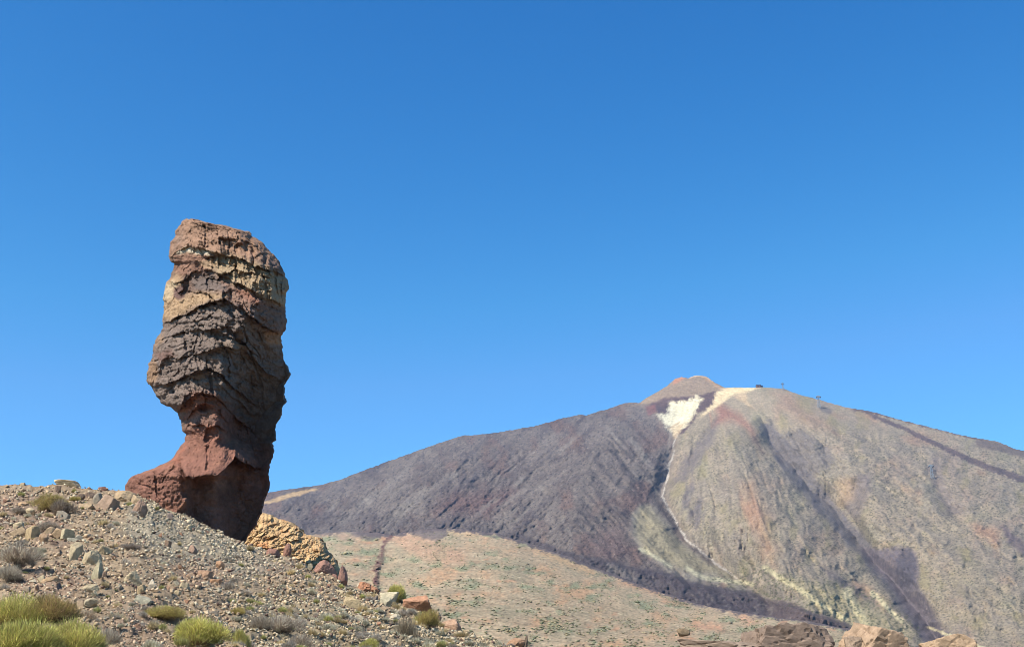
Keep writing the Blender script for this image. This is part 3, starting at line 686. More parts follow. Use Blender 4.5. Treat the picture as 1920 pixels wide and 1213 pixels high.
    # close the seam relief: displace along the surface normal with solid noise
    du = np.roll(P, -1, 1) - np.roll(P, 1, 1); dv = np.gradient(P, axis=0)
    N = np.cross(du, dv); N /= np.linalg.norm(N, axis=-1, keepdims=True) + 1e-9
    if (N[nr // 2, nf // 2, 1]) > 0: N = -N
    px, py, pz = P[..., 0], P[..., 1], P[..., 2]
    edge = 1 - .8 * fm
    smoothred = 1 - .6 * sstep(820, 850, Vv)
    hN = .24 * fbm(px / 1.3, py / 1.3, pz / 1.0, oct=4, seed=94) * (.35 + .65 * edge) + smoothred * .10 * fbm(px / .38, py / .38, pz / .3, oct=3, seed=95)
    wc = cid
    hN += smoothred * (.05 * (wc - .5))
    P = P + N * hN[..., None]
    # colours: the strata
    n1 = fbm(px / 2.2, py / 2.2, pz / 1.6, oct=4, seed=97); n2 = fbm(px / .55, py / .55, pz / .4, oct=3, seed=98)
    wu, wv = U + 9 * n1 + 4 * n2, Vv + 6 * n1 + 3 * n2
    C = np.ones(U.shape + (3,)) * lin((140, 114, 100))
    lay(C, (176, 138, 110), sstep(505, 470, wv))
    lay(C, (176, 136, 108), sstep(505, 470, wv) * sstep(-5, 30, poly_sd(wu, wv, [(395, 425), (470, 440), (460, 470), (400, 465)])) * .7)
    lay(C, (150, 130, 118), sstep(0, 30, poly_sd(wu, wv, [(310, 430), (350, 420), (360, 460), (310, 490)])) * .5)
    L1v = lut(LE[1][0])(U)
    lay(C, (222, 208, 180), sstep(-2, 3, Vv - L1v + n2 * 2) * sstep(13, 8, Vv - L1v + 3 * n2) * sstep(326, 336, U) * sstep(410, 385, U))
    lay(C, (160, 120, 98), sstep(-3, 6, poly_sd(wu, wv, [(330, 478), (400, 478), (398, 506), (360, 512), (335, 526), (322, 505)])))
    lay(C, (204, 174, 134), sstep(-3, 5, poly_sd(wu, wv, [(366, 490), (400, 482), (405, 506), (384, 504)])) * .7)
    lay(C, (190, 164, 126), sstep(-10, 10, poly_sd(wu, wv, [(394, 478), (420, 474), (470, 492), (520, 510), (545, 520), (542, 580), (505, 566), (450, 540), (405, 512)])))
    lay(C, (164, 148, 118), colm * sstep(.05, .4, n2) * .6)
    lay(C, (156, 124, 106), sstep(-4, 8, poly_sd(wu, wv, [(400, 515), (450, 540), (500, 568), (540, 590), (540, 630), (480, 600), (440, 572), (420, 560), (395, 545)])))
    lay(C, (168, 116, 92), sstep(-4, 10, poly_sd(wu, wv, [(440, 530), (480, 550), (510, 580), (470, 570), (440, 550)])) * .8)
    lay(C, (122, 110, 104), sstep(-4, 8, poly_sd(wu, wv, [(355, 520), (400, 512), (430, 545), (400, 550), (365, 545)])) * .8)
    lay(C, (190, 158, 118), sstep(-9, 9, poly_sd(wu, wv, [(300, 526), (328, 512), (340, 520), (332, 545), (338, 560), (372, 548), (425, 552), (420, 564), (392, 570), (366, 580), (345, 592), (315, 606), (298, 612)])))
    lay(C, (210, 190, 152), sstep(-3, 6, poly_sd(wu, wv, [(300, 540), (322, 522), (332, 530), (322, 560), (300, 570)])) * .7)
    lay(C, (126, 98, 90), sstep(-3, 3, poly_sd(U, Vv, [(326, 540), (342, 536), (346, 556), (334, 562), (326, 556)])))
    gm = sstep(-13, 13, poly_sd(wu, wv, [(270, 622), (330, 598), (365, 584), (405, 568), (425, 566), (480, 606), (535, 634), (560, 660), (560, 812), (420, 744), (360, 744), (345, 800), (270, 780)]))
    lay(C, (140, 122, 112), gm)
    lay(C, (96, 84, 82), gm * sstep(0, .4, n2) * .6)
    lay(C, (146, 130, 118), gm * sstep(.05, .4, fbm(U / 30, strat * 3.2, oct=4, seed=87, ridged=True) + .3 * n2) * .5)
    lay(C, (150, 128, 106), sstep(-5, 10, poly_sd(wu, wv, [(400, 640), (450, 636), (470, 660), (420, 665)])) * .7)
    lay(C, (196, 150, 106), sstep(-3, 6, poly_sd(wu, wv, [(490, 620), (530, 622), (532, 650), (500, 645)])) * .8)
    lay(C, (176, 140, 104), sstep(-3, 6, poly_sd(wu, wv, [(270, 680), (290, 670), (298, 700), (276, 740)])) * .8)
    lay(C, (170, 138, 108), sstep(-3, 6, poly_sd(wu, wv, [(285, 640), (306, 622), (308, 640), (292, 662)])) * .8)
    lay(C, (136, 104, 92), sstep(-3, 6, poly_sd(wu, wv, [(288, 664), (320, 652), (330, 668), (300, 682)])) * .8)
    lay(C, (150, 118, 96), sstep(-4, 8, poly_sd(wu, wv, [(460, 590), (520, 625), (520, 615), (545, 600), (545, 570), (500, 575)])) * .5)
    red = sstep(-16, 14, poly_sd(wu, wv, [(348, 750), (365, 737), (400, 738), (430, 770), (480, 820), (560, 880), (560, 1100), (200, 1100), (200, 860), (330, 850), (352, 800)]))
    lay(C, (158, 108, 88), red)
    lay(C, (172, 108, 74), sstep(-4, 6, poly_sd(wu, wv, [(352, 752), (370, 738), (395, 740), (400, 752), (370, 760)])) * .7)
    lay(C, (156, 122, 108), sstep(-4, 10, poly_sd(wu, wv, [(352, 780), (372, 772), (405, 775), (408, 800), (370, 798), (350, 815)])) * .8)
    lay(C, (178, 112, 84), sstep(-2, 8, poly_sd(wu, wv, [(350, 815), (352, 850), (335, 868), (300, 880), (262, 890), (318, 860), (345, 830)])) * .8)
    lay(C, (150, 106, 88), red * sstep(890, 940, Vv) * .6)
    lay(C, (120, 84, 66), sstep(-10, 20, poly_sd(wu, wv, [(365, 900), (430, 895), (470, 930), (420, 960), (380, 940)])) * .6)
    lay(C, (124, 96, 90), sstep(-10, 20, poly_sd(wu, wv, [(345, 930), (400, 960), (440, 1000), (400, 1010), (350, 960)])) * .5)
    lay(C, (134, 92, 76), red * sstep(.1, .5, n1) * .6)
    lay(C, (182, 130, 98), red * sstep(.1, .5, -n1) * .5)
    lay(C, (210, 170, 150), red * sstep(.52, .75, n2) * sstep(.1, .4, n1) * .4)
    C = C * .82 + C.mean(-1, keepdims=True) * .18
    C *= np.array([1.30, 1.20, 1.10])
    C *= (1 + .20 * n2 + .16 * (wc - .5))[..., None]
    Pv, Cv = P.reshape(-1, 3), C.reshape(-1, 3)
    Fq = grid_faces(nr, nc, wrap=True)
    if N[nr // 2, nf // 2, 1] < 0:
        a, b, c = Pv[Fq[1000 * 10 + 100, 0]], Pv[Fq[1000 * 10 + 100, 1]], Pv[Fq[1000 * 10 + 100, 3]]
        if np.cross(b - a, c - a)[1] > 0: Fq = Fq[:, ::-1]
    # top cap: fan rows shrink already; close with a centre vertex
    top_c = P[0].mean(0) + np.array([0, 0, .05])
    Pv = np.vstack([Pv, top_c]); Cv = np.vstack([Cv, Cv[0]])
    ci = len(Pv) - 1
    fan = np.array([(j, (j + 1) % nc, ci, ci) for j in range(nc)])
    # zones become parts of the pillar
    fr, fcj = np.divmod(np.arange(len(Fq)), nc)
    fu, fv = U[fr, fcj], Vv[fr, fcj]
    c1, c2_, c3 = cur[1][fr, fcj], cur[3][fr, fcj], np.where(fu < 345, 842, cur[7][fr, fcj])
    zone = np.where(fv <= c1, 0, np.where(fv <= c2_, 1, np.where(fv <= c3, 2, 3)))
    root = obj('rock_pillar', None, label='tall top heavy rock pillar with red foot, grey layered middle and pale band', category='rock pillar')
    root.location = Vector((float(x_of(380, 104, z_of(1000, 104))), 104, float(z_of(1000, 104))))
    labels = ('reddish brown cap at the top of the pillar', 'pale cream and yellow band below the cap', 'dark grey layered lava with ledges', 'smooth red stem widening into a foot')
    for zi, nm in enumerate(('cap', 'pale_band', 'grey_layers', 'red_stem')):
        fz = Fq[zone == zi]
        tri = None
        used, inv = np.unique(fz, return_inverse=True)
        fz2 = inv.reshape(-1, 4)
        me = mesh_np(nm, Pv[used] - np.array(root.location), fz2, Cv[used], smooth=False)
        if zi == 0:
            bm = bmesh.new(); bm.from_mesh(me)
            be = [e for e in bm.edges if e.is_boundary and all(v_.co.z + root.location.z > float(P[0, :, 2].min()) - .8 for v_ in e.verts)]
            bmesh.ops.holes_fill(bm, edges=be, sides=0)
            bm.to_mesh(me); bm.free()
        obj(nm, me, M_pillar, root, label=labels[zi])
pillar()

# ------------------------------------------------------------------ ochre outcrop behind the pillar
def outcrop():
    TP = lut([(415, 985), (470, 972), (491, 960), (508, 965), (520, 972), (536, 975), (549, 981), (561, 989), (567, 997), (575, 1002), (587, 1004), (599, 1008), (606, 1016), (612, 1029), (619, 1037), (627, 1047), (636, 1063), (646, 1090)])
    us = np.linspace(415, 646, 330); nr = 200
    t = np.linspace(0, 1, nr)
    U = np.repeat(us[None], nr, 0); jag = 2.2 * fbm(us / 6, us * 0, oct=3, seed=111)
    Vv = (TP(us) + jag)[None] + (1120 - TP(us))[None] * t[:, None] ** 1.1
    ru, rv = .93 * U - .36 * Vv, .36 * U + .93 * Vv          # bedding tilts down to the right
    Y = 124 - 8.5 * t[:, None] ** .6 - .02 * (U - 415) * 0 + .0
    wn_ = fbm(U / 20, Vv / 20, oct=3, seed=112)
    f1, f2, cid = worley(ru / 9 + .5 * wn_, rv / 6 + .5 * wn_, seed=113)
    g1, g2, gid = worley(ru / 26 + .5 * wn_, rv / 15 + .5 * wn_, seed=114)
    e = sstep(0, .05, t)[:, None]
    Y = Y - e * (facets(ru / 16 + .5 * wn_, rv / 8 + .5 * wn_, seed=117, A=.4, B=.38, crack=.06) + facets(ru / 8, rv / 5.5, seed=118, A=.22, B=.24, crack=.10) + facets(ru / 3.4, rv / 2.6, seed=119, A=.10, B=.14) + .3 * wn_)
    P = at(U, Vv, Y)
    C = np.ones(U.shape + (3,)) * lin((210, 174, 128))
    n2 = fbm(U / 8, Vv / 8, oct=3, seed=116)
    lay(C, (222, 186, 132), sstep(0, .5, n2) * .8); lay(C, (182, 128, 82), sstep(.1, .5, -n2) * .7)
    lay(C, (196, 120, 72), sstep(0, 10, poly_sd(U, Vv, [(478, 1015), (505, 1010), (512, 1035), (480, 1035)])) * .6)
    C *= 1.35 * (1 + .2 * (cid - .5))[..., None]
    back = []
    for dy_, dz_ in ((.6, -.1), (2.5, -1.0), (6, -4), (10, -10)):
        q = P[0].copy(); q[:, 1] += dy_; q[:, 2] += dz_; q += rng.normal(size=q.shape) * .12; back.insert(0, q)
    P = np.concatenate([np.stack(back), P], 0); C = np.concatenate([np.repeat(C[:1], 4, 0), C], 0)
    Fq = grid_faces(P.shape[0], P.shape[1])[:, ::-1]
    o0 = np.array(P[-1, 160])
    o = obj('rock_outcrop', mesh_np('rock_outcrop', P.reshape(-1, 3) - o0, Fq, C.reshape(-1, 3)), M_outcrop, label='cracked ochre yellow outcrop sloping down behind the foot of the pillar', category='outcrop')
    o.location = o0
outcrop()

# ------------------------------------------------------------------ cable car on the volcano
M_steel = material('painted_steel', colour=(170, 176, 182), attr=False, n_scale=.5, n_amt=.1, rough=.5, spec=.4)
M_wall = material('station_wall', colour=(150, 118, 104), attr=False, n_scale=.3, n_amt=.15)
M_glass = material('dark_window', colour=(34, 32, 40), attr=False, n_amt=0, rough=.25, spec=.5)
M_roof = material('station_roof', colour=(92, 82, 84), attr=False, n_scale=.3, n_amt=.1)
M_conc = material('concrete', colour=(172, 166, 158), attr=False, n_scale=.4, n_amt=.15)
def bar(bm, a, b, r):
    a, b = Vector(a), Vector(b); d = b - a; q = d.to_track_quat('Z', 'Y').to_matrix().to_4x4()
    ret = bmesh.ops.create_cone(bm, cap_ends=True, segments=6, radius1=r, radius2=r, depth=d.length)
    q.translation = (a + b) / 2
    bmesh.ops.transform(bm, matrix=q, verts=ret['verts'])
def box(bm, c, sz):
    ret = bmesh.ops.create_cube(bm, size=1.0)
    for v_ in ret['verts']: v_.co = Vector((c[0] + v_.co.x * sz[0], c[1] + v_.co.y * sz[1], c[2] + v_.co.z * sz[2]))
def bm_obj(name, fn, mat, parent=None, **k):
    bm = bmesh.new(); fn(bm); me = bpy.data.meshes.new(name); bm.to_mesh(me); bm.free()
    return obj(name, me, mat, parent, **k)
def pylon(u, v, H, label):
    p = on_mountain(u, v)
    r = obj('cableway_pylon', None, label=label, category='pylon', group='cableway pylons on the volcano'); r.location = p
    w = H * .11; wt = H * .04; th = H * .014
    for sx in (-1, 1):
        for sy in (-1, 1):
            bm_obj('leg', lambda bm: bar(bm, (sx * w, sy * w, -6), (sx * wt, sy * wt, H * .86), th), M_steel, r)
    for k in range(4):
        z0, z1 = H * .86 * k / 4, H * .86 * (k + 1) / 4
        wa, wb = w + (wt - w) * k / 4, w + (wt - w) * (k + 1) / 4
        for sx in (-1, 1):
            for sy in (-1, 1):
                bm_obj('brace', lambda bm: bar(bm, (-sx * wa, sy * wa, z0), (sx * wb, sy * wb, z1), th * .5), M_steel, r)
    bm_obj('crossarm', lambda bm: box(bm, (0, 0, H * .9), (H * .34, H * .1, H * .07)), M_steel, r)
    bm_obj('work_platform', lambda bm: box(bm, (0, 0, H * .965), (H * .2, H * .08, H * .05)), M_steel, r)
    for sx in (-1, 1):
        bm_obj('saddle', lambda bm: box(bm, (sx * H * .15, 0, H * .84), (H * .05, H * .2, H * .06)), M_glass, r)
    return p
pylon(1469, 731, 27, 'pale steel cableway pylon on the skyline next to the station')
pp = pylon(1537, 764, 44, 'tall pale cableway pylon standing below the right skyline with rubble beside it')
pylon(1749, 897, 40, 'faint cableway pylon halfway down the right slope')
def station():
    p = on_mountain(1424, 727)
    r = obj('cableway_station', None, label='small flat roofed cableway station on the summit shoulder', category='building'); r.location = p + Vector((0, 4, -1))
    bm_obj('wall', lambda bm: box(bm, (-3, 0, 4), (17, 12, 12)), M_wall, r)
    bm_obj('roof', lambda bm: box(bm, (-3, 0, 10.6), (18.4, 13, 1.2)), M_roof, r)
    bm_obj('dock_opening', lambda bm: box(bm, (7.6, -1, 5.5), (9, 11, 6.5)), M_glass, r)
    bm_obj('dock_base', lambda bm: box(bm, (7.6, -1, 0), (9.4, 11.6, 4.4)), M_conc, r)
    bm_obj('window', lambda bm: box(bm, (-5, -6.1, 5), (6, .4, 3)), M_glass, r)
station()

# ------------------------------------------------------------------ loose rocks
def hull_mesh(name, seed, npts, sx=1, sy=1, sz=1):
    r = np.random.default_rng(seed)
    p = r.normal(size=(npts, 3)); p /= np.linalg.norm(p, axis=1, keepdims=True); p *= r.uniform(.75, 1.1, (npts, 1))
    p *= [sx, sy, sz]
    bm = bmesh.new()
    for q in p: bm.verts.new(q)
    res = bmesh.ops.convex_hull(bm, input=bm.verts)
    junk = {v_ for v_ in bm.verts if not v_.link_faces}
    for v_ in junk: bm.verts.remove(v_)
    bmesh.ops.triangulate(bm, faces=bm.faces)
    me = bpy.data.meshes.new(name); bm.to_mesh(me); bm.free()
    return me
def boulder_mesh(name, seed, planes=11, sub=4, rough=.05, crack=0.0, blocky=0.0, flat=1.0, round_=0.0):
    r = np.random.default_rng(seed)
    bm = bmesh.new(); bmesh.ops.create_icosphere(bm, subdivisions=sub, radius=1)
    d = np.array([v_.co[:] for v_ in bm.verts])
    if blocky:
        base = np.array([(1, 0, 0), (-1, 0, 0), (0, 1, 0), (0, -1, 0), (0, 0, 1), (0, 0, -1)], float)
        n = np.vstack([base + r.normal(size=(6, 3)) * .16, r.normal(size=(planes, 3))])
        off = np.r_[r.uniform(.62, .8, 6), r.uniform(.85, 1.05, planes)]
    else:
        n = r.normal(size=(planes + 6, 3)); off = r.uniform(.62, 1.0, planes + 6)
    n /= np.linalg.norm(n, axis=1, keepdims=True)
    dn = d @ n.T
    rad = np.where(dn > 1e-3, off[None] / np.maximum(dn, 1e-3), 9).min(1)
    rad = np.minimum(rad, 1.25)
    rad = rad * (1 - round_) + .86 * round_
    p = d * rad[:, None]
    sd = int(r.integers(0, 9999))
    p *= (1 + rough * fbm(p[:, 0] * 2.2 + sd, p[:, 1] * 2.2, p[:, 2] * 2.2, oct=4, seed=sd))[:, None]
    if crack:
        w1, w2, wc = worley(p[:, 0] * 2.2 + sd, p[:, 1] * 2.2, p[:, 2] * 3.0, seed=sd)
        p *= (1 + crack * (wc - .5) - crack * .8 * sstep(.14, 0, w2 - w1))[:, None]
    p[:, 2] *= flat
    for v_, q in zip(bm.verts, p): v_.co = q
    me = bpy.data.meshes.new(name); bm.to_mesh(me); bm.free()
    return me
LANDMARK = []          # (u, v, phrase) of the named rocks and shrubs, for telling the small ones apart
TAKEN = []
def put_rock(name, me, u, v, w, h, c, tilt=0.0, yaw=None, depth=None, sink=.18, **props):
    """u, v: centre of the visible rock in the photo; w, h: its size there"""
    vb = v + h * .42
    p, m = on_ground(u, min(max(vb, GC(u) + .5), 1300))
    if vb > 1240: p, m = on_ground(u, 1240)
    o = obj(name, me, M_rock, **props)
    zc = float(z_of(v, p.y))
    o.location = (p.x, p.y, zc) if zc - p.z < h * m else (p.x, p.y, p.z + h * m * .35)
    o.location.z -= h * m * sink * .3
    d = (w + h) / 2 if depth is None else depth
    o.rotation_euler = (0, math.radians(tilt), math.radians(rng.uniform(-25, 25) if yaw is None else yaw))
    o.scale = (w * m / 2 / .85, d * m / 2 / .85, h * m / 2 / .80 * (1 + sink))
    c = np.asarray(c, float) * .62 + np.array([180, 162, 138]) * .38
    o.color = (*(lin(c) * np.array([1.55, 1.48, 1.36])), 1)
    TAKEN.append((u, v, w, h))
    return o
CREAM, TAN, PINK, GREY, RED, DARK, RUST, WHITE = (206, 188, 152), (180, 154, 122), (172, 132, 112), (150, 142, 130), (136, 88, 80), (110, 88, 78), (176, 112, 82), (222, 210, 190)
NAMED = [  # kind, u, v, w, h, colour, tilt, shape, label, landmark phrase
    ('boulder', 126, 906, 42, 13, CREAM, 3, 'flat', 'flat cream boulder lying on the skyline left of the pillar', 'flat cream skyline boulder'),
    ('boulder', 108, 916, 12, 12, DARK, 0, 'block', 'dark block just below the flat cream skyline boulder', None),
    ('boulder', 42, 908, 11, 7, CREAM, 0, 'flat', 'small pale rock on the skyline near the left edge', None),
    ('boulder', 192, 917, 15, 9, RED, 0, 'sharp', 'small reddish rock peeping over the skyline left of the red foot', None),
    ('boulder', 168, 930, 24, 15, DARK, 0, 'round', 'dark brown boulder below the skyline, right of the ridge shrub', 'dark brown ridge boulder'),
    ('boulder', 150, 933, 13, 11, DARK, 0, 'round', 'smaller dark boulder between the ridge shrub and the dark brown boulder', None),
    ('boulder', 184, 938, 16, 18, GREY, 10, 'sharp', 'grey brown rock leaning between the dark boulder and the big tan one', None),
    ('boulder', 201, 945, 32, 27, (170, 140, 120), 20, 'block', 'big tan pink slab faced boulder left of the red foot', 'big tan pink boulder'),
    ('boulder', 229, 932, 36, 20, TAN, 5, 'round', 'tan boulder overhanging a dark hollow left of the red foot', 'overhanging tan boulder'),
    ('boulder', 255, 940, 22, 18, TAN, 0, 'round', 'tan boulder resting above the round reddish one', None),
    ('boulder', 261, 957, 26, 25, (160, 124, 106), 0, 'round', 'round reddish brown boulder throwing a black shadow below the red foot', 'round reddish boulder'),
    ('boulder', 161, 950, 26, 12, TAN, 8, 'flat', 'low tan slab under the dark brown ridge boulder', None),
    ('boulder', 41, 946, 19, 10, (208, 166, 124), 5, 'sharp', 'orange tan rock with dark underside left of the ridge shrub', 'orange tan rock'),
    ('boulder', 57, 960, 17, 11, CREAM, 0, 'round', 'cream rock below the left end of the ridge shrub', None),
    ('boulder', 118, 967, 26, 15, GREY, 25, 'block', 'grey slab tilted down to the right under the ridge shrub', 'tilted grey slab'),
    ('boulder', 80, 979, 15, 7, WHITE, 0, 'flat', 'thin whitish slab on the red soil below the ridge shrub', None),
    ('boulder', 37, 985, 17, 14, CREAM, 0, 'sharp', 'cream rock up-slope of the sloping tan block near the left edge', None),
    ('boulder', 59, 1000, 18, 24, (200, 174, 130), 0, 'block', 'upright tan block with a split top on the left slope', 'upright tan block'),
    ('boulder', 35, 999, 30, 15, TAN, -22, 'block', 'sloping tan block left of the upright split block', None),
    ('boulder', 83, 1008, 15, 15, (176, 140, 108), 10, 'sharp', 'brown tan rock right of the upright split block', None),
    ('boulder', 92, 997, 18, 15, TAN, 30, 'block', 'tan slab behind the brown tan rock', None),
    ('boulder', 106, 1000, 17, 18, (184, 152, 116), 35, 'block', 'leaning tan slab against the left of the cube shaped boulder', None),
    ('boulder', 128, 1002, 27, 19, (200, 190, 154), 0, 'cube', 'cube shaped boulder with cream left face and dark right face', 'cube shaped boulder'),
    ('boulder', 136, 1014, 24, 12, (176, 176, 160), 5, 'flat', 'pale greenish grey slab below the cube shaped boulder', None),
    ('boulder', 148, 1008, 13, 10, (186, 180, 162), 0, 'block', 'small pale slab right of the cube shaped boulder', None),
    ('boulder', 140, 1035, 15, 30, CREAM, 4, 'block', 'tall narrow cream slab standing below the cube shaped boulder', 'tall narrow cream slab'),
    ('boulder', 158, 1036, 11, 10, WHITE, 0, 'block', 'small whitish block right of the tall narrow cream slab', None),
    ('boulder', 173, 1047, 25, 24, CREAM, 12, 'sharp', 'large cream rock right of the tall narrow cream slab', 'large cream rock'),
    ('boulder', 196, 1034, 28, 22, (196, 172, 132), 15, 'sharp', 'large tan rock above the large cream rock', None),
    ('boulder', 182, 1071, 18, 36, (204, 196, 160), 6, 'spike', 'pointed pale upright stone in the middle of the left slope', 'pointed pale upright stone'),
    ('boulder', 195, 1080, 10, 18, DARK, 0, 'block', 'dark stone tucked against the right of the pointed upright stone', None),
    ('boulder', 168, 1104, 23, 17, CREAM, 0, 'sharp', 'cream rock below the pointed upright stone', None),
    ('boulder', 266, 1128, 32, 21, (186, 186, 164), 8, 'flat', 'pale greenish boulder just above the low olive shrub', 'pale greenish boulder'),
    ('boulder', 264, 1104, 17, 16, (206, 178, 134), 0, 'sharp', 'tan cream rock above the pale greenish boulder', None),
    ('boulder', 250, 1085, 26, 24, CREAM, 0, 'sharp', 'broad cream rock up-slope of the pale greenish boulder', 'broad cream rock'),
    ('boulder', 285, 1098, 13, 15, WHITE, 0, 'sharp', 'whitish stone with a black shadow right of the broad cream rock', None),
    ('boulder', 237, 1162, 15, 9, (206, 172, 150), 0, 'flat', 'pinkish white stone left of the bright green shrub', None),
    ('boulder', 252, 1182, 26, 16, (156, 112, 90), -8, 'sharp', 'reddish brown rock left of the bright green shrub', 'reddish brown rock'),
    ('boulder', 345, 1098, 19, 13, CREAM, 10, 'block', 'cream block on the middle slope above the bright green shrub', 'cream block'),
    ('boulder', 333, 1111, 13, 9, CREAM, 0, 'flat', 'small cream stone below left of the cream block', None),
    ('boulder', 371, 1098, 16, 11, DARK, 0, 'sharp', 'dark brown rock right of the cream block', None),
    ('boulder', 413, 1060, 19, 14, (190, 142, 108), 0, 'round', 'orange brown rock at the edge of the grey scree', 'orange brown rock'),
    ('boulder', 403, 1090, 24, 11, (196, 138, 98), 0, 'flat', 'orange stone in the brown rubble below the orange brown rock', None),
    ('boulder', 383, 1076, 30, 14, (172, 132, 108), 5, 'flat', 'flat reddish tan slab in the rubble left of the orange brown rock', None),
    ('boulder', 314, 1021, 11, 15, (150, 116, 96), 0, 'block', 'small upright brown stump of rock on the grey scree', 'upright brown stump'),
    ('boulder', 361, 1032, 19, 13, (150, 118, 104), 0, 'sharp', 'pinkish brown rock on the grey scree right of the brown stump', None),
    ('boulder', 355, 992, 15, 10, CREAM, 0, 'sharp', 'cream tan stone on the scree below the dark side of the pillar', None),
    ('boulder', 318, 968, 12, 13, (128, 112, 112), 0, 'block', 'purple grey stone just below the red foot', None),
    ('boulder', 425, 1012, 15, 7, WHITE, 0, 'flat', 'white stone at the dark base of the pillar', 'white stone at the pillar base'),
    ('boulder', 513, 1038, 28, 17, RED, 18, 'round', 'dark red boulder on the crest in front of the ochre outcrop', 'dark red crest boulder'),
    ('boulder', 538, 1033, 15, 21, RED, -6, 'round', 'upright dark red boulder touching the one on the crest', None),
    ('boulder', 607, 1068, 40, 25, (142, 96, 88), 22, 'round', 'biggest dark red boulder, split by a crack, below the ochre outcrop', 'big cracked red boulder'),
    ('boulder', 641, 1082, 15, 28, (138, 94, 88), -4, 'round', 'upright dark red boulder right of the big cracked one', None),
    ('boulder', 628, 1083, 12, 12, (122, 80, 76), 0, 'round', 'small dark red boulder wedged between the two big ones', None),
    ('boulder', 518, 1051, 10, 8, CREAM, 0, 'sharp', 'pale stone under the dark red crest boulder', None),
    ('boulder', 529, 1054, 12, 8, CREAM, 0, 'sharp', 'second pale stone under the dark red crest boulder', None),
    ('boulder', 581, 1063, 11, 12, (140, 136, 116), 0, 'block', 'greenish grey block left of the big cracked red boulder', None),
    ('boulder', 686, 1088, 36, 21, RUST, 15, 'rubble', 'crumbly rust red lump of rock on the crest left of the round shrub', 'rust red lump'),
    ('boulder', 677, 1096, 14, 9, WHITE, 0, 'sharp', 'white rock in front of the rust red lump', None),
    ('boulder', 729, 1118, 34, 17, (206, 200, 172), 5, 'block', 'pale cream boulder below the round bright shrub', 'pale cream boulder'),
    ('boulder', 721, 1130, 22, 14, (182, 180, 156), 0, 'sharp', 'pale grey rock below the pale cream boulder', None),
    ('boulder', 703, 1124, 14, 11, (96, 88, 88), 10, 'sharp', 'dark grey rock left of the pale cream boulder', None),
    ('boulder', 657, 1134, 32, 24, (206, 182, 138), 10, 'block', 'tan cream block with a dark hollow on its right', 'tan cream block'),
    ('boulder', 683, 1134, 12, 9, TAN, 0, 'block', 'small tan rock over the hollow right of the tan cream block', None),
    ('boulder', 637, 1110, 19, 10, CREAM, 15, 'flat', 'cream slab below the upright dark red boulder', None),
    ('boulder', 788, 1131, 47, 26, (180, 122, 94), 4, 'sharp', 'rust red boulder with a dark underside on the crest', 'rust red crest boulder'),
    ('boulder', 738, 1160, 20, 13, (204, 196, 172), 10, 'sharp', 'pale rock left of the sparse grey shrub', None),
    ('boulder', 744, 1177, 22, 13, (198, 188, 162), 0, 'block', 'pale block with a dark right end near the sparse grey shrub', 'pale block'),
    ('boulder', 675, 1160, 18, 11, (190, 184, 162), 0, 'sharp', 'pale grey rock on the lower slope left of the sparse grey shrub', None),
    ('boulder', 848, 1173, 38, 25, (172, 134, 112), 6, 'round', 'pinkish brown boulder with a black shadow near the foot of the crest', 'pinkish brown boulder'),
    ('boulder', 842, 1163, 28, 9, CREAM, 0, 'flat', 'cream rock behind the top of the pinkish brown boulder', None),
    ('boulder', 822, 1155, 11, 14, (170, 140, 116), 0, 'sharp', 'small brown rock between the olive shrub and the pinkish boulder', None),
    ('boulder', 966, 1206, 36, 17, (160, 118, 92), -5, 'sharp', 'brown jagged rock at the bottom edge beside the dark spike', 'brown jagged rock'),
    ('boulder', 986, 1204, 8, 22, (64, 52, 46), 6, 'spike', 'thin dark spike of rock at the bottom edge', None),
    ('boulder', 905, 1188, 26, 9, (192, 182, 150), 0, 'flat', 'low pale slab right of the pinkish brown boulder', None),
    ('boulder', 11, 1207, 30, 16, (196, 158, 126), 0, 'round', 'tan rock in the bottom left corner before the big green shrubs', 'tan corner rock'),
    ('boulder', 94, 1090, 24, 14, (196, 160, 122), -15, 'sharp', 'tan rock above a dark hollow over the big green shrubs', 'tan rock above the hollow'),
    ('boulder', 78, 1086, 13, 14, CREAM, -25, 'block', 'pale slab tilted left of the tan rock above the hollow', None),
    ('boulder', 50, 1103, 14, 10, (206, 180, 156), 0, 'flat', 'pale pink stone above the big green shrubs', None),
    ('boulder', 172, 1130, 20, 13, (204, 190, 160), 0, 'sharp', 'pale rock right of the big green shrubs', None),
]
SHAPE = dict(flat=dict(planes=10, blocky=1, flat=.9), block=dict(planes=7, blocky=1), cube=dict(planes=2, blocky=1, rough=.02), sharp=dict(planes=7, crack=.05), round=dict(planes=12, round_=.22, rough=.10, crack=.05), spike=dict(planes=8, blocky=1), rubble=dict(planes=12, crack=.2, rough=.15))
for i, (nm, u, v, w, h, c, tilt, shp, lab, lm) in enumerate(NAMED):
    kw = dict(SHAPE[shp]); kw.setdefault('rough', .06)
    me = boulder_mesh(nm, 1000 + i, sub=4 if w * h > 300 else 3, **kw)
    if shp == 'spike':
        for v_ in me.vertices:
            k = 1 - .45 * max(0, v_.co.z + .3); v_.co.x *= k; v_.co.y *= k
    o = put_rock(nm, me, u, v, w, h, c, tilt, yaw=(32 if shp == 'cube' else None), label=lab, category='rock', group='rocks on the rubble slope')
    if lm: LANDMARK.append((u, v, lm))
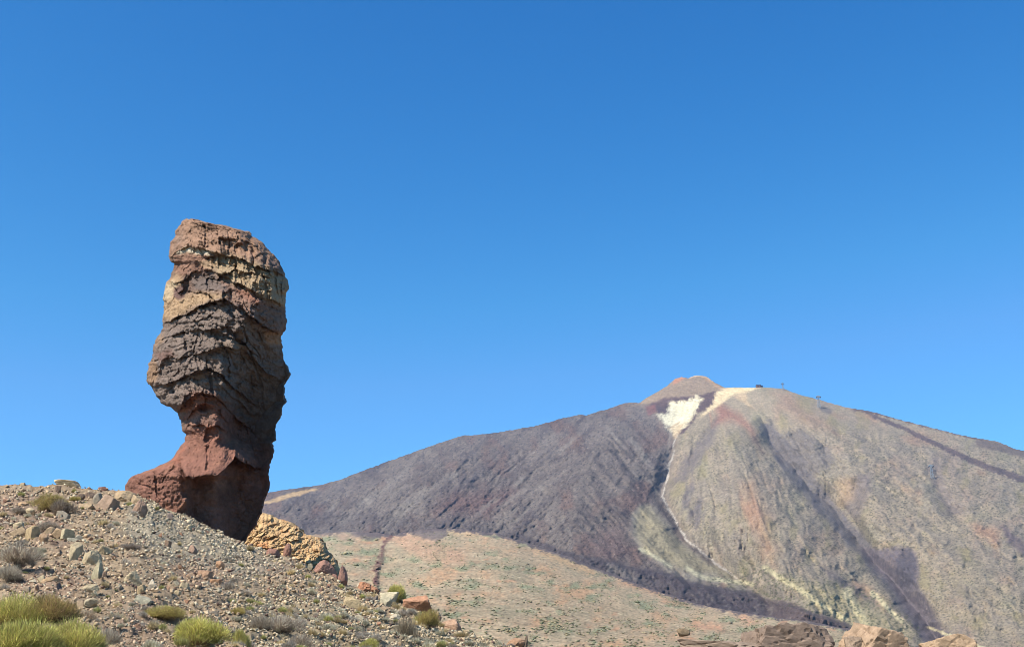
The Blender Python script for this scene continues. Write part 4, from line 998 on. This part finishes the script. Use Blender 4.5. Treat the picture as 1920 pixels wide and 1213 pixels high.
# big outcrops along the bottom right edge
for i, (u, v, w, h, c, lab, tilt) in enumerate(((1345, 1217, 160, 40, (160, 138, 118), 'low grey brown outcrop at the bottom edge, left of the higher dark one', 0), (1468, 1210, 160, 74, (150, 128, 110), 'rugged grey brown outcrop with dark cracks at the bottom edge', 0), (1642, 1207, 112, 76, (188, 158, 128), 'orange tan outcrop rising at the bottom edge right of the lava tongue', 12), (1776, 1218, 90, 54, (190, 160, 128), 'smaller orange outcrop at the bottom edge, farthest right', 0), (1606, 1216, 60, 48, (168, 144, 120), 'grey layered rock against the left of the orange tan outcrop', 0))):
    me = boulder_mesh('outcrop_rock', 1500 + i, planes=16, sub=5, rough=.06, crack=.07, blocky=1)
    p, m = on_ground(u, GC(u) + 1)
    o = obj('outcrop_rock', me, M_rock, label=lab, category='outcrop', group='outcrops along the lower right edge')
    zc = float(z_of(v + h * .15, p.y)); o.location = (p.x, p.y - .5, zc); o.scale = (w * m / 2 / .78, w * m * .36, h * m * .78)
    o.rotation_euler = (0, math.radians(tilt), math.radians((-12, 9, 5, -15, 20)[i])); o.color = (*(lin(c) * 1.25), 1)
me = boulder_mesh('boulder', 1520, planes=8, sub=3, blocky=1)
p, m = on_ground(1282, GC(1282) + 1)
o = obj('boulder', me, M_rock, label='small tan rock perched on the left end of the low bottom outcrop', category='rock', group='rocks on the rubble slope')
o.location = (p.x, p.y - .4, float(z_of(1186, p.y))); o.scale = (12 * m / .8, 10 * m, 7 * m / .8); o.color = (*lin(TAN), 1)

# ------------------------------------------------------------------ shrubs
def shrub_mesh(name, seed, n, clumps, blade, up, spread, width, cols, droop=0.0):
    r = np.random.default_rng(seed)
    cc = np.zeros((clumps, 3)); cr = np.zeros(clumps)
    for k in range(clumps):
        a = r.uniform(0, 6.28); q = math.sqrt(r.random()) * .34 * (0 if clumps == 1 else 1)
        cc[k] = (q * math.cos(a), q * math.sin(a), r.uniform(.04, .36) * (0.2 if clumps == 1 else 1) * (1 - q))
        cr[k] = r.uniform(.20, .32) if clumps > 1 else .46
    k = r.integers(0, clumps, n)
    d = r.normal(size=(n, 3)); d[:, 2] = np.abs(d[:, 2]) * .9 + r.uniform(-.25, .3, n); d /= np.linalg.norm(d, axis=1, keepdims=True)
    a = cc[k] + d * (cr[k] * r.uniform(.35, .95, n) ** .7)[:, None]
    a[:, 2] = np.maximum(a[:, 2], 0)
    dr = d * spread + np.array([0, 0, up]) + r.normal(size=(n, 3)) * .28; dr /= np.linalg.norm(dr, axis=1, keepdims=True)
    L = blade * r.uniform(.6, 1.25, n) * np.where(r.random(n) < .12, 1.7, 1.0)
    b = a + dr * L[:, None]
    side = np.cross(dr, r.normal(size=(n, 3))); side /= np.linalg.norm(side, axis=1, keepdims=True)
    w = width * r.uniform(.6, 1.3, n)[:, None]
    V_ = np.stack([a - side * w, a + side * w, b + side * w * .35, b - side * w * .35], 1)
    col = np.array([lin(c) for c in cols])[r.integers(0, len(cols), n)] * r.uniform(.7, 1.3, (n, 1)) * r.uniform(.72, 1.18, clumps)[k][:, None]
    woody = (a[:, 2] < .10 + .05 * r.random(n)) & (r.random(n) < .75)
    col[woody] = lin((112, 92, 72)) * r.uniform(.6, 1.2, (int(woody.sum()), 1))
    Cc = np.repeat(col, 4, 0)
    return mesh_np(name, V_.reshape(-1, 3), np.arange(n * 4).reshape(-1, 4), Cc)
def stem_mesh(name, seed, n, cols, length=.5, r0=.012):
    r = np.random.default_rng(seed); V_, Fc = [], []
    for k in range(n):
        a = r.uniform(0, 6.28); e = r.uniform(.15, .6)
        p0 = np.array([r.normal() * .03, r.normal() * .03, -.05]); d = np.array([math.cos(a) * e, math.sin(a) * e, r.uniform(.35, .9)]); d /= np.linalg.norm(d)
        p1 = p0 + d * length * .5; d2 = d + r.normal(size=3) * .35; d2 /= np.linalg.norm(d2); p2 = p1 + d2 * length * r.uniform(.35, .6)
        s_ = np.cross(d, [0, 0, 1.0]); s_ /= np.linalg.norm(s_) + 1e-6; t_ = np.cross(s_, d)
        o = len(V_)
        for p, rr in ((p0, r0), (p1, r0 * .65), (p2, r0 * .25)):
            for q in range(3):
                an = q * 2.094; V_.append(p + (s_ * math.cos(an) + t_ * math.sin(an)) * rr)
        for lv in (0, 1):
            for q in range(3):
                Fc.append((o + lv * 3 + q, o + lv * 3 + (q + 1) % 3, o + lv * 3 + 3 + (q + 1) % 3, o + lv * 3 + 3 + q))
    return mesh_np(name, np.array(V_), np.array(Fc), np.repeat(lin(cols)[None], len(V_), 0))
GREENS = [(188, 190, 108), (208, 206, 126), (160, 164, 92), (222, 216, 150), (150, 132, 100)]
OLIVES = [(184, 176, 112), (202, 188, 126), (154, 146, 94), (190, 168, 124), (160, 138, 106)]
DRY = [(186, 172, 150), (206, 194, 172), (152, 136, 118), (132, 114, 102), (216, 208, 190)]
STRAW = [(222, 198, 146), (236, 210, 152), (188, 166, 122), (210, 192, 150)]
SAGE = [(200, 190, 158), (214, 206, 174), (174, 162, 132), (228, 220, 194)]
FOL = dict(
    bright=[shrub_mesh('foliage', 200 + k, 13000, 16, .075, .45, .9, .0050, GREENS) for k in range(3)],
    olive=[shrub_mesh('foliage', 210 + k, 10000, 16, .075, .45, .9, .0050, OLIVES) for k in range(3)],
    big=[shrub_mesh('foliage', 215 + k, 20000, 40, .07, .55, .8, .0040, GREENS[:3] + OLIVES[:3]) for k in range(3)],
    dry=[shrub_mesh('foliage', 220 + k, 3800, 12, .13, .4, .9, .0045, DRY) for k in range(3)])
STEM = [stem_mesh('stem', 230 + k, 16, (96, 82, 68)) for k in range(3)]
STEMD = [stem_mesh('stem', 240 + k, 44, (140, 128, 114), length=.62, r0=.007) for k in range(2)]
def shrub(kind, i, u, v, w, h, label, lm=None, tint=(1, 1, 1), group='shrubs on the rubble slope'):
    vb = v + h * .5
    p, m = on_ground(u, max(min(vb, 1285), GC(u) + 1))
    r = obj('shrub', None, label=label, category='shrub', group=group)
    r.location = p + Vector((0, 0, -.04)); r.rotation_euler = (0, 0, rng.uniform(0, 6.28))
    base_z = p.z; top_z = float(z_of(v - h * .5, p.y)); H = max(top_z - base_z, h * m * .8)
    sx = w * m / .98; sz = H / .66
    f = obj('foliage', FOL[kind][i % 3], M_leaf, r); f.scale = (sx, sx, sz); f.color = (*(np.array(tint) * (np.array([1.9, 1.85, 1.8]) if kind == 'dry' else np.array([2.05, 1.9, 1.75]))), 1)
    for k in range(1):
        t = obj('stem', (STEMD if kind == 'dry' else STEM)[i % 2], M_twig, r); t.scale = (sx, sx, sz); t.color = (1, 1, 1, 1)
    if lm: LANDMARK.append((u, v, lm))
    TAKEN.append((u, v, w * .8, h * .8))
    return r
shrub('olive', 0, 96, 940, 62, 40, 'olive green shrub with bare dark twigs on the ridge below the skyline', 'ridge shrub', (1.02, 1.03, .9))
shrub('dry', 0, 118, 948, 44, 32, 'bare dark twiggy shrub against the right of the olive ridge shrub', None, (.62, .58, .55))
shrub('olive', 1, 140, 934, 17, 13, 'tiny olive shrub right of the ridge shrub', None, (1, 1.05, .85))
shrub('big', 0, 28, 1140, 130, 76, 'big green shrub at the left edge, rear of the corner clump', 'left edge green shrub', (1, 1, .95))
shrub('olive', 2, 92, 1140, 96, 72, 'brownish olive shrub in the middle of the big corner clump', None, (.88, .84, .82))
shrub('big', 1, 40, 1195, 140, 96, 'big yellow green shrub at the front of the corner clump by the left edge', 'big green shrubs', (1, 1.03, .92))
shrub('big', 2, 128, 1190, 120, 84, 'big yellow green shrub at the front of the corner clump, second from the left edge', None, (1, 1, .95))
shrub('bright', 2, 172, 1205, 56, 50, 'yellow green shrub at the right end of the corner clump', None, (1, 1, .95))
shrub('olive', 0, 108, 1138, 40, 14, 'low green cushion behind the corner clump', None, (1, 1.08, .8))
shrub('olive', 1, 306, 1146, 76, 36, 'low olive shrub behind the bright green dome shrub', 'low olive shrub', (1, 1.05, .85))
shrub('bright', 0, 371, 1184, 96, 74, 'bright yellow green dome shaped shrub at the bottom of the slope', 'bright green shrub', (1.06, 1.06, .92))
shrub('olive', 2, 448, 1152, 30, 24, 'small olive shrub right of and above the bright dome shrub', None, (1, 1.02, .85))
shrub('bright', 1, 452, 1186, 32, 36, 'loose green shrub right of the bright dome shrub', 'loose green shrub', (.95, .95, .85))
shrub('bright', 1, 691, 1203, 36, 28, 'small bright green shrub at the bottom edge of the lower slope', 'small bright green shrub', (1.04, 1.06, .95))
shrub('bright', 2, 742, 1104, 39, 29, 'round bright green shrub on the crest right of the rust red lump', 'round bright shrub', (1.05, 1.05, 1))
shrub('olive', 0, 803, 1158, 42, 46, 'olive shrub leaning on the crest below the rust red boulder', 'olive crest shrub', (1.02, 1.02, .85))
shrub('dry', 1, 762, 1172, 44, 46, 'sparse grey shrub of bare twigs left of the olive crest shrub', 'sparse grey shrub', (.85, .82, .7))
shrub('dry', 2, 30, 1045, 74, 62, 'large dry grey shrub at the left edge halfway up the slope', 'large dry grey shrub', (.95, .93, .88))
shrub('dry', 0, 16, 1072, 50, 36, 'dry grey shrub below the large one at the left edge', None, (.95, .96, .92))
shrub('dry', 1, 95, 985, 42, 22, 'low dry grey shrub on the red soil under the ridge shrub', 'low dry shrub', (.85, .82, .8))
shrub('dry', 2, 36, 955, 30, 13, 'dry grey twigs behind the cream rock near the left edge', None, (.8, .78, .76))
shrub('dry', 0, 533, 1168, 66, 42, 'tangle of pale bare twigs on the lower slope', 'pale twig tangle', (1.15, 1.14, 1.1))
shrub('dry', 1, 486, 1166, 50, 36, 'dark dry shrub left of the pale twig tangle', None, (.8, .78, .72))
shrub('dry', 2, 244, 1024, 40, 16, 'dark low dry shrub on the scree below the round reddish boulder', None, (.7, .68, .7))
shrub('dry', 1, 160, 1150, 46, 30, 'dry straw coloured shrub right of the big green shrubs', None, (1.1, 1.0, .85))
shrub('dry', 2, 200, 1190, 56, 44, 'pale grey shrub right of the corner clump at the bottom edge', 'pale grey shrub', (1.05, 1.05, 1.0))
shrub('dry', 0, 218, 1158, 46, 30, 'straw and green shrub between the corner clump and the reddish rock', None, (1.05, 1.02, .8))
shrub('dry', 0, 562, 1197, 50, 30, 'grey twiggy shrub below the pale twig tangle', None, (.9, .88, .84))

# ------------------------------------------------------------------ small rocks and tufts told apart by what they lie next to
HULL = [hull_mesh('rock', 300 + k, 9 + k % 4, 1, rng.uniform(.7, 1.1), rng.uniform(.6, .95)) for k in range(16)]
TUFT = dict(straw=[shrub_mesh('tuft', 320 + k, 700, 3, .26, .7, .8, .016, STRAW) for k in range(3)], sage=[shrub_mesh('tuft', 330 + k, 800, 4, .22, .6, .8, .016, SAGE) for k in range(3)],
            dry=[shrub_mesh('tuft', 340 + k, 700, 3, .26, .5, .9, .012, DRY) for k in range(3)], green=[shrub_mesh('tuft', 350 + k, 800, 3, .24, .7, .8, .016, OLIVES[:3] + GREENS[:1]) for k in range(3)])
PENDING = []
def where(u, v):
    best = min(LANDMARK, key=lambda q: math.hypot(q[0] - u, (q[1] - v) * 1.6))
    dx, dy = u - best[0], v - best[1]
    if abs(dx) > 1.8 * abs(dy): rel = 'right of' if dx > 0 else 'left of'
    elif abs(dy) > 1.8 * abs(dx): rel = 'below' if dy > 0 else 'above'
    else: rel = ('below and ' if dy > 0 else 'above and ') + ('right of' if dx > 0 else 'left of')
    return rel, best[2], math.hypot(dx, dy)
def free(u, v, w, h, k=.42):
    return all(abs(u - a) > (w + c) * k or abs(v - b) > (h + d) * k for a, b, c, d in TAKEN)
def scatter_rocks(n):
    made = 0; tries = 0
    while made < n and tries < 20000:
        tries += 1
        u = rng.uniform(0, 960); v = GC(u) + 4 + rng.random() ** .9 * (1213 - GC(u))
        dens = .25
        for cu, cv, r_, d_ in ((150, 1050, 90, 1), (250, 1090, 90, 1), (330, 1080, 90, .9), (110, 1090, 60, .7), (200, 940, 60, .6), (60, 920, 60, .35), (650, 1130, 80, .45), (730, 1140, 50, .5), (430, 1060, 60, .5), (230, 1180, 60, .5), (700, 1180, 90, .3)):
            dens = max(dens, d_ * math.exp(-((u - cu) ** 2 + ((v - cv) * 1.5) ** 2) / r_ ** 2))
        if rng.random() > dens: continue
        w = rng.uniform(8, 13) * (1.25 if rng.random() < .2 else 1); h = w * rng.uniform(.5, .9)
        if v > 1208 or not free(u, v, w, h): continue
        cols = (('cream', CREAM), ('tan', TAN), ('tan', (190, 160, 124)), ('pinkish', PINK), ('grey', GREY), ('pale grey', (188, 182, 164)), ('brown', (142, 114, 96)), ('cream', (212, 196, 164)), ('reddish', (162, 112, 90)))
        nm_c, c = cols[int(rng.integers(0, 9))]
        o = put_rock('rock', HULL[int(rng.integers(0, 16))], u, v, w, h, tuple(np.array(c) * rng.uniform(.9, 1.08)), rng.uniform(-25, 25), yaw=rng.uniform(0, 360), category='rock', group='small rocks on the rubble slope')
        PENDING.append((o, u, v, w, 'small ' + nm_c + ' rock')); made += 1
scatter_rocks(250)
def scatter_tufts(n):
    made = 0; tries = 0
    while made < n and tries < 30000:
        tries += 1
        u = rng.uniform(0, 960); v = GC(u) + 6 + rng.random() * (1226 - GC(u))
        low = sstep(1075, 1165, v) * sstep(400, 500, u)
        dens = max(.10, float(low), .55 * math.exp(-((u - 60) ** 2 + ((v - 1000) * 1.4) ** 2) / 60 ** 2), .5 * math.exp(-((u - 250) ** 2 + ((v - 1140) * 1.4) ** 2) / 90 ** 2))
        if 250 < u < 470 and v < 1060: dens = .03
        if rng.random() > dens: continue
        w = rng.uniform(11, 25) * (.75 + .35 * (v - 1000) / 200); h = w * rng.uniform(.5, .8)
        if v > 1222 or not free(u, v, w, h, .32): continue
        kind = ('straw', 'sage', 'sage', 'dry', 'dry', 'green', 'straw')[int(rng.integers(0, 7))]
        p, m = on_ground(u, min(v + h * .4, 1285))
        o = obj('tuft', TUFT[kind][int(rng.integers(0, 3))], M_leaf, category='tuft', group='dry tufts on the rubble slope')
        o.location = p + Vector((0, 0, -.03)); o.rotation_euler = (0, 0, rng.uniform(0, 6.28)); o.scale = (w * m, w * m, h * m / .62)
        o.color = (*(np.array([1, 1, 1]) * rng.uniform(1.5, 2.0)), 1)
        TAKEN.append((u, v, w * .8, h * .8))
        PENDING.append((o, u, v, w, {'straw': 'straw tuft', 'sage': 'pale sage tuft', 'dry': 'dry grey tuft', 'green': 'olive green tuft'}[kind])); made += 1
scatter_tufts(290)
def name_pending():
    by = {}
    for it in PENDING:
        o, u, v, w, what = it
        rel, lm, dist = where(u, v)
        by.setdefault((what, rel, lm), []).append((dist, it))
    for (what, rel, lm), rows in by.items():
        rows.sort(key=lambda r_: r_[0])
        for k, (dist, (o, u, v, w, _)) in enumerate(rows):
            if len(rows) == 1: o['label'] = f'{what} lying {rel} the {lm}' if 'rock' in what else f'{what} growing {rel} the {lm}'
            else: o['label'] = f'{what} {rel} the {lm}, {("the nearest", "second nearest", "third nearest", "fourth nearest", "fifth nearest", "sixth nearest", "seventh nearest", "eighth nearest", "ninth nearest", "tenth nearest")[min(k, 9)]}'
name_pending()

# ------------------------------------------------------------------ scree: stones too small and too many to count
def scree(n=48000):
    bases = []
    for k in range(10):
        me = hull_mesh('s', 400 + k, 8 + k % 3, 1, .8, .7)
        V_ = np.array([v_.co[:] for v_ in me.vertices]); Fc = np.array([p_.vertices[:] for p_ in me.polygons]); bases.append((V_, Fc)); bpy.data.meshes.remove(me)
    u = rng.uniform(-30, 1000, n); top = GC(u)
    v = top + rng.random(n) ** .95 * (1250 - top)
    u[:1100] = rng.uniform(236, 475, 1100); v[:1100] = GC(u[:1100]) + np.abs(rng.normal(0, 9, 1100)) + 1
    u[-6500:] = rng.random(6500) ** 1.25 * 720 - 10; v[-6500:] = GC(u[-6500:]) + 6 + rng.random(6500) * (1225 - GC(u[-6500:]))
    Y = np.empty(n); Z = np.empty(n)
    for i in range(n): Y[i] = ground_Y(u[i], v[i])
    _, Z = ground_profile(u, Y / GY(u))
    X = x_of(u, Y, Z); m = (Y * CP + Z * SP) / F; Z = Z + ground_dz(X, Y)
    px = np.clip(np.exp(rng.normal(1.36, .62, n)), 1.2, 13) * (.8 + .35 * (v - 900) / 300)
    clump = fbm(X / 2.6, Y / 3.4, oct=3, seed=78)
    px = px * np.exp(.7 * clump)
    big = np.arange(n) >= n - 6500
    px[big] = rng.uniform(4.5, 10.5, 6500)
    px = np.clip(px, 1, 13)
    sz = px * m / 2; lift = rng.uniform(0, .55, n)
    C = ground_colour(u[None], v[None])[0]
    C = C * np.exp(rng.normal(0.24, .32, n))[:, None]
    odd = rng.random(n)
    C[odd < .22] = lin((214, 198, 166)) * rng.uniform(1.0, 1.45, ((odd < .22).sum(), 1)); C[(odd > .9)] = lin((140, 112, 96)) * rng.uniform(.8, 1.5, ((odd > .9).sum(), 1))
    VV, FF, CC = [], [], []; off = 0
    which = rng.integers(0, 10, n)
    for k, (bv, bf) in enumerate(bases):
        idx = np.where(which == k)[0]; nn = len(idx)
        a = rng.uniform(0, 6.28, nn); t = rng.uniform(-.5, .5, nn)
        R = np.zeros((nn, 3, 3)); ca, sa, ct, st = np.cos(a), np.sin(a), np.cos(t), np.sin(t)
        R[:, 0, 0] = ca; R[:, 0, 1] = -sa * ct; R[:, 0, 2] = sa * st; R[:, 1, 0] = sa; R[:, 1, 1] = ca * ct; R[:, 1, 2] = -ca * st; R[:, 2, 1] = st; R[:, 2, 2] = ct
        q = bv[None] * rng.uniform(.7, 1.25, (nn, 1, 3)) * sz[idx][:, None, None]
        q = np.einsum('nij,nkj->nki', R, q) + np.stack([X[idx], Y[idx], Z[idx] + sz[idx] * lift[idx]], -1)[:, None]
        VV.append(q.reshape(-1, 3)); FF.append((bf[None] + off + np.arange(nn)[:, None, None] * len(bv)).reshape(-1, 3)); CC.append(np.repeat(C[idx], len(bv), 0)); off += nn * len(bv)
    obj('scree', mesh_np('scree', np.vstack(VV), np.vstack(FF), np.vstack(CC)), M_scree, kind='stuff', label='small loose stones strewn over the slope', category='scree')
scree()

# ------------------------------------------------------------------ haze: the air between here and the volcano
def haze():
    bm = bmesh.new(); bmesh.ops.create_cube(bm, size=1.0)
    for v_ in bm.verts:
        v_.co = Vector((v_.co.x * 15400, v_.co.y * 15400 + 4000, -49.5 if v_.co.z < 0 else 1330))
    me = bpy.data.meshes.new('haze'); bm.to_mesh(me); bm.free()
    m = bpy.data.materials.new('haze_air'); m.use_nodes = True
    n, l = m.node_tree.nodes, m.node_tree.links
    n.remove(n['Principled BSDF'])
    pv = n.new('ShaderNodeVolumePrincipled')
    pv.inputs['Color'].default_value = (0.36, 0.62, 1.0, 1)
    pv.inputs['Density'].default_value = 0.000032
    pv.inputs['Anisotropy'].default_value = 0.2
    l.new(pv.outputs[0], n['Material Output'].inputs['Volume'])
    obj('haze', me, m, kind='stuff', label='thin blue haze in the air before the volcano', category='haze')
haze()
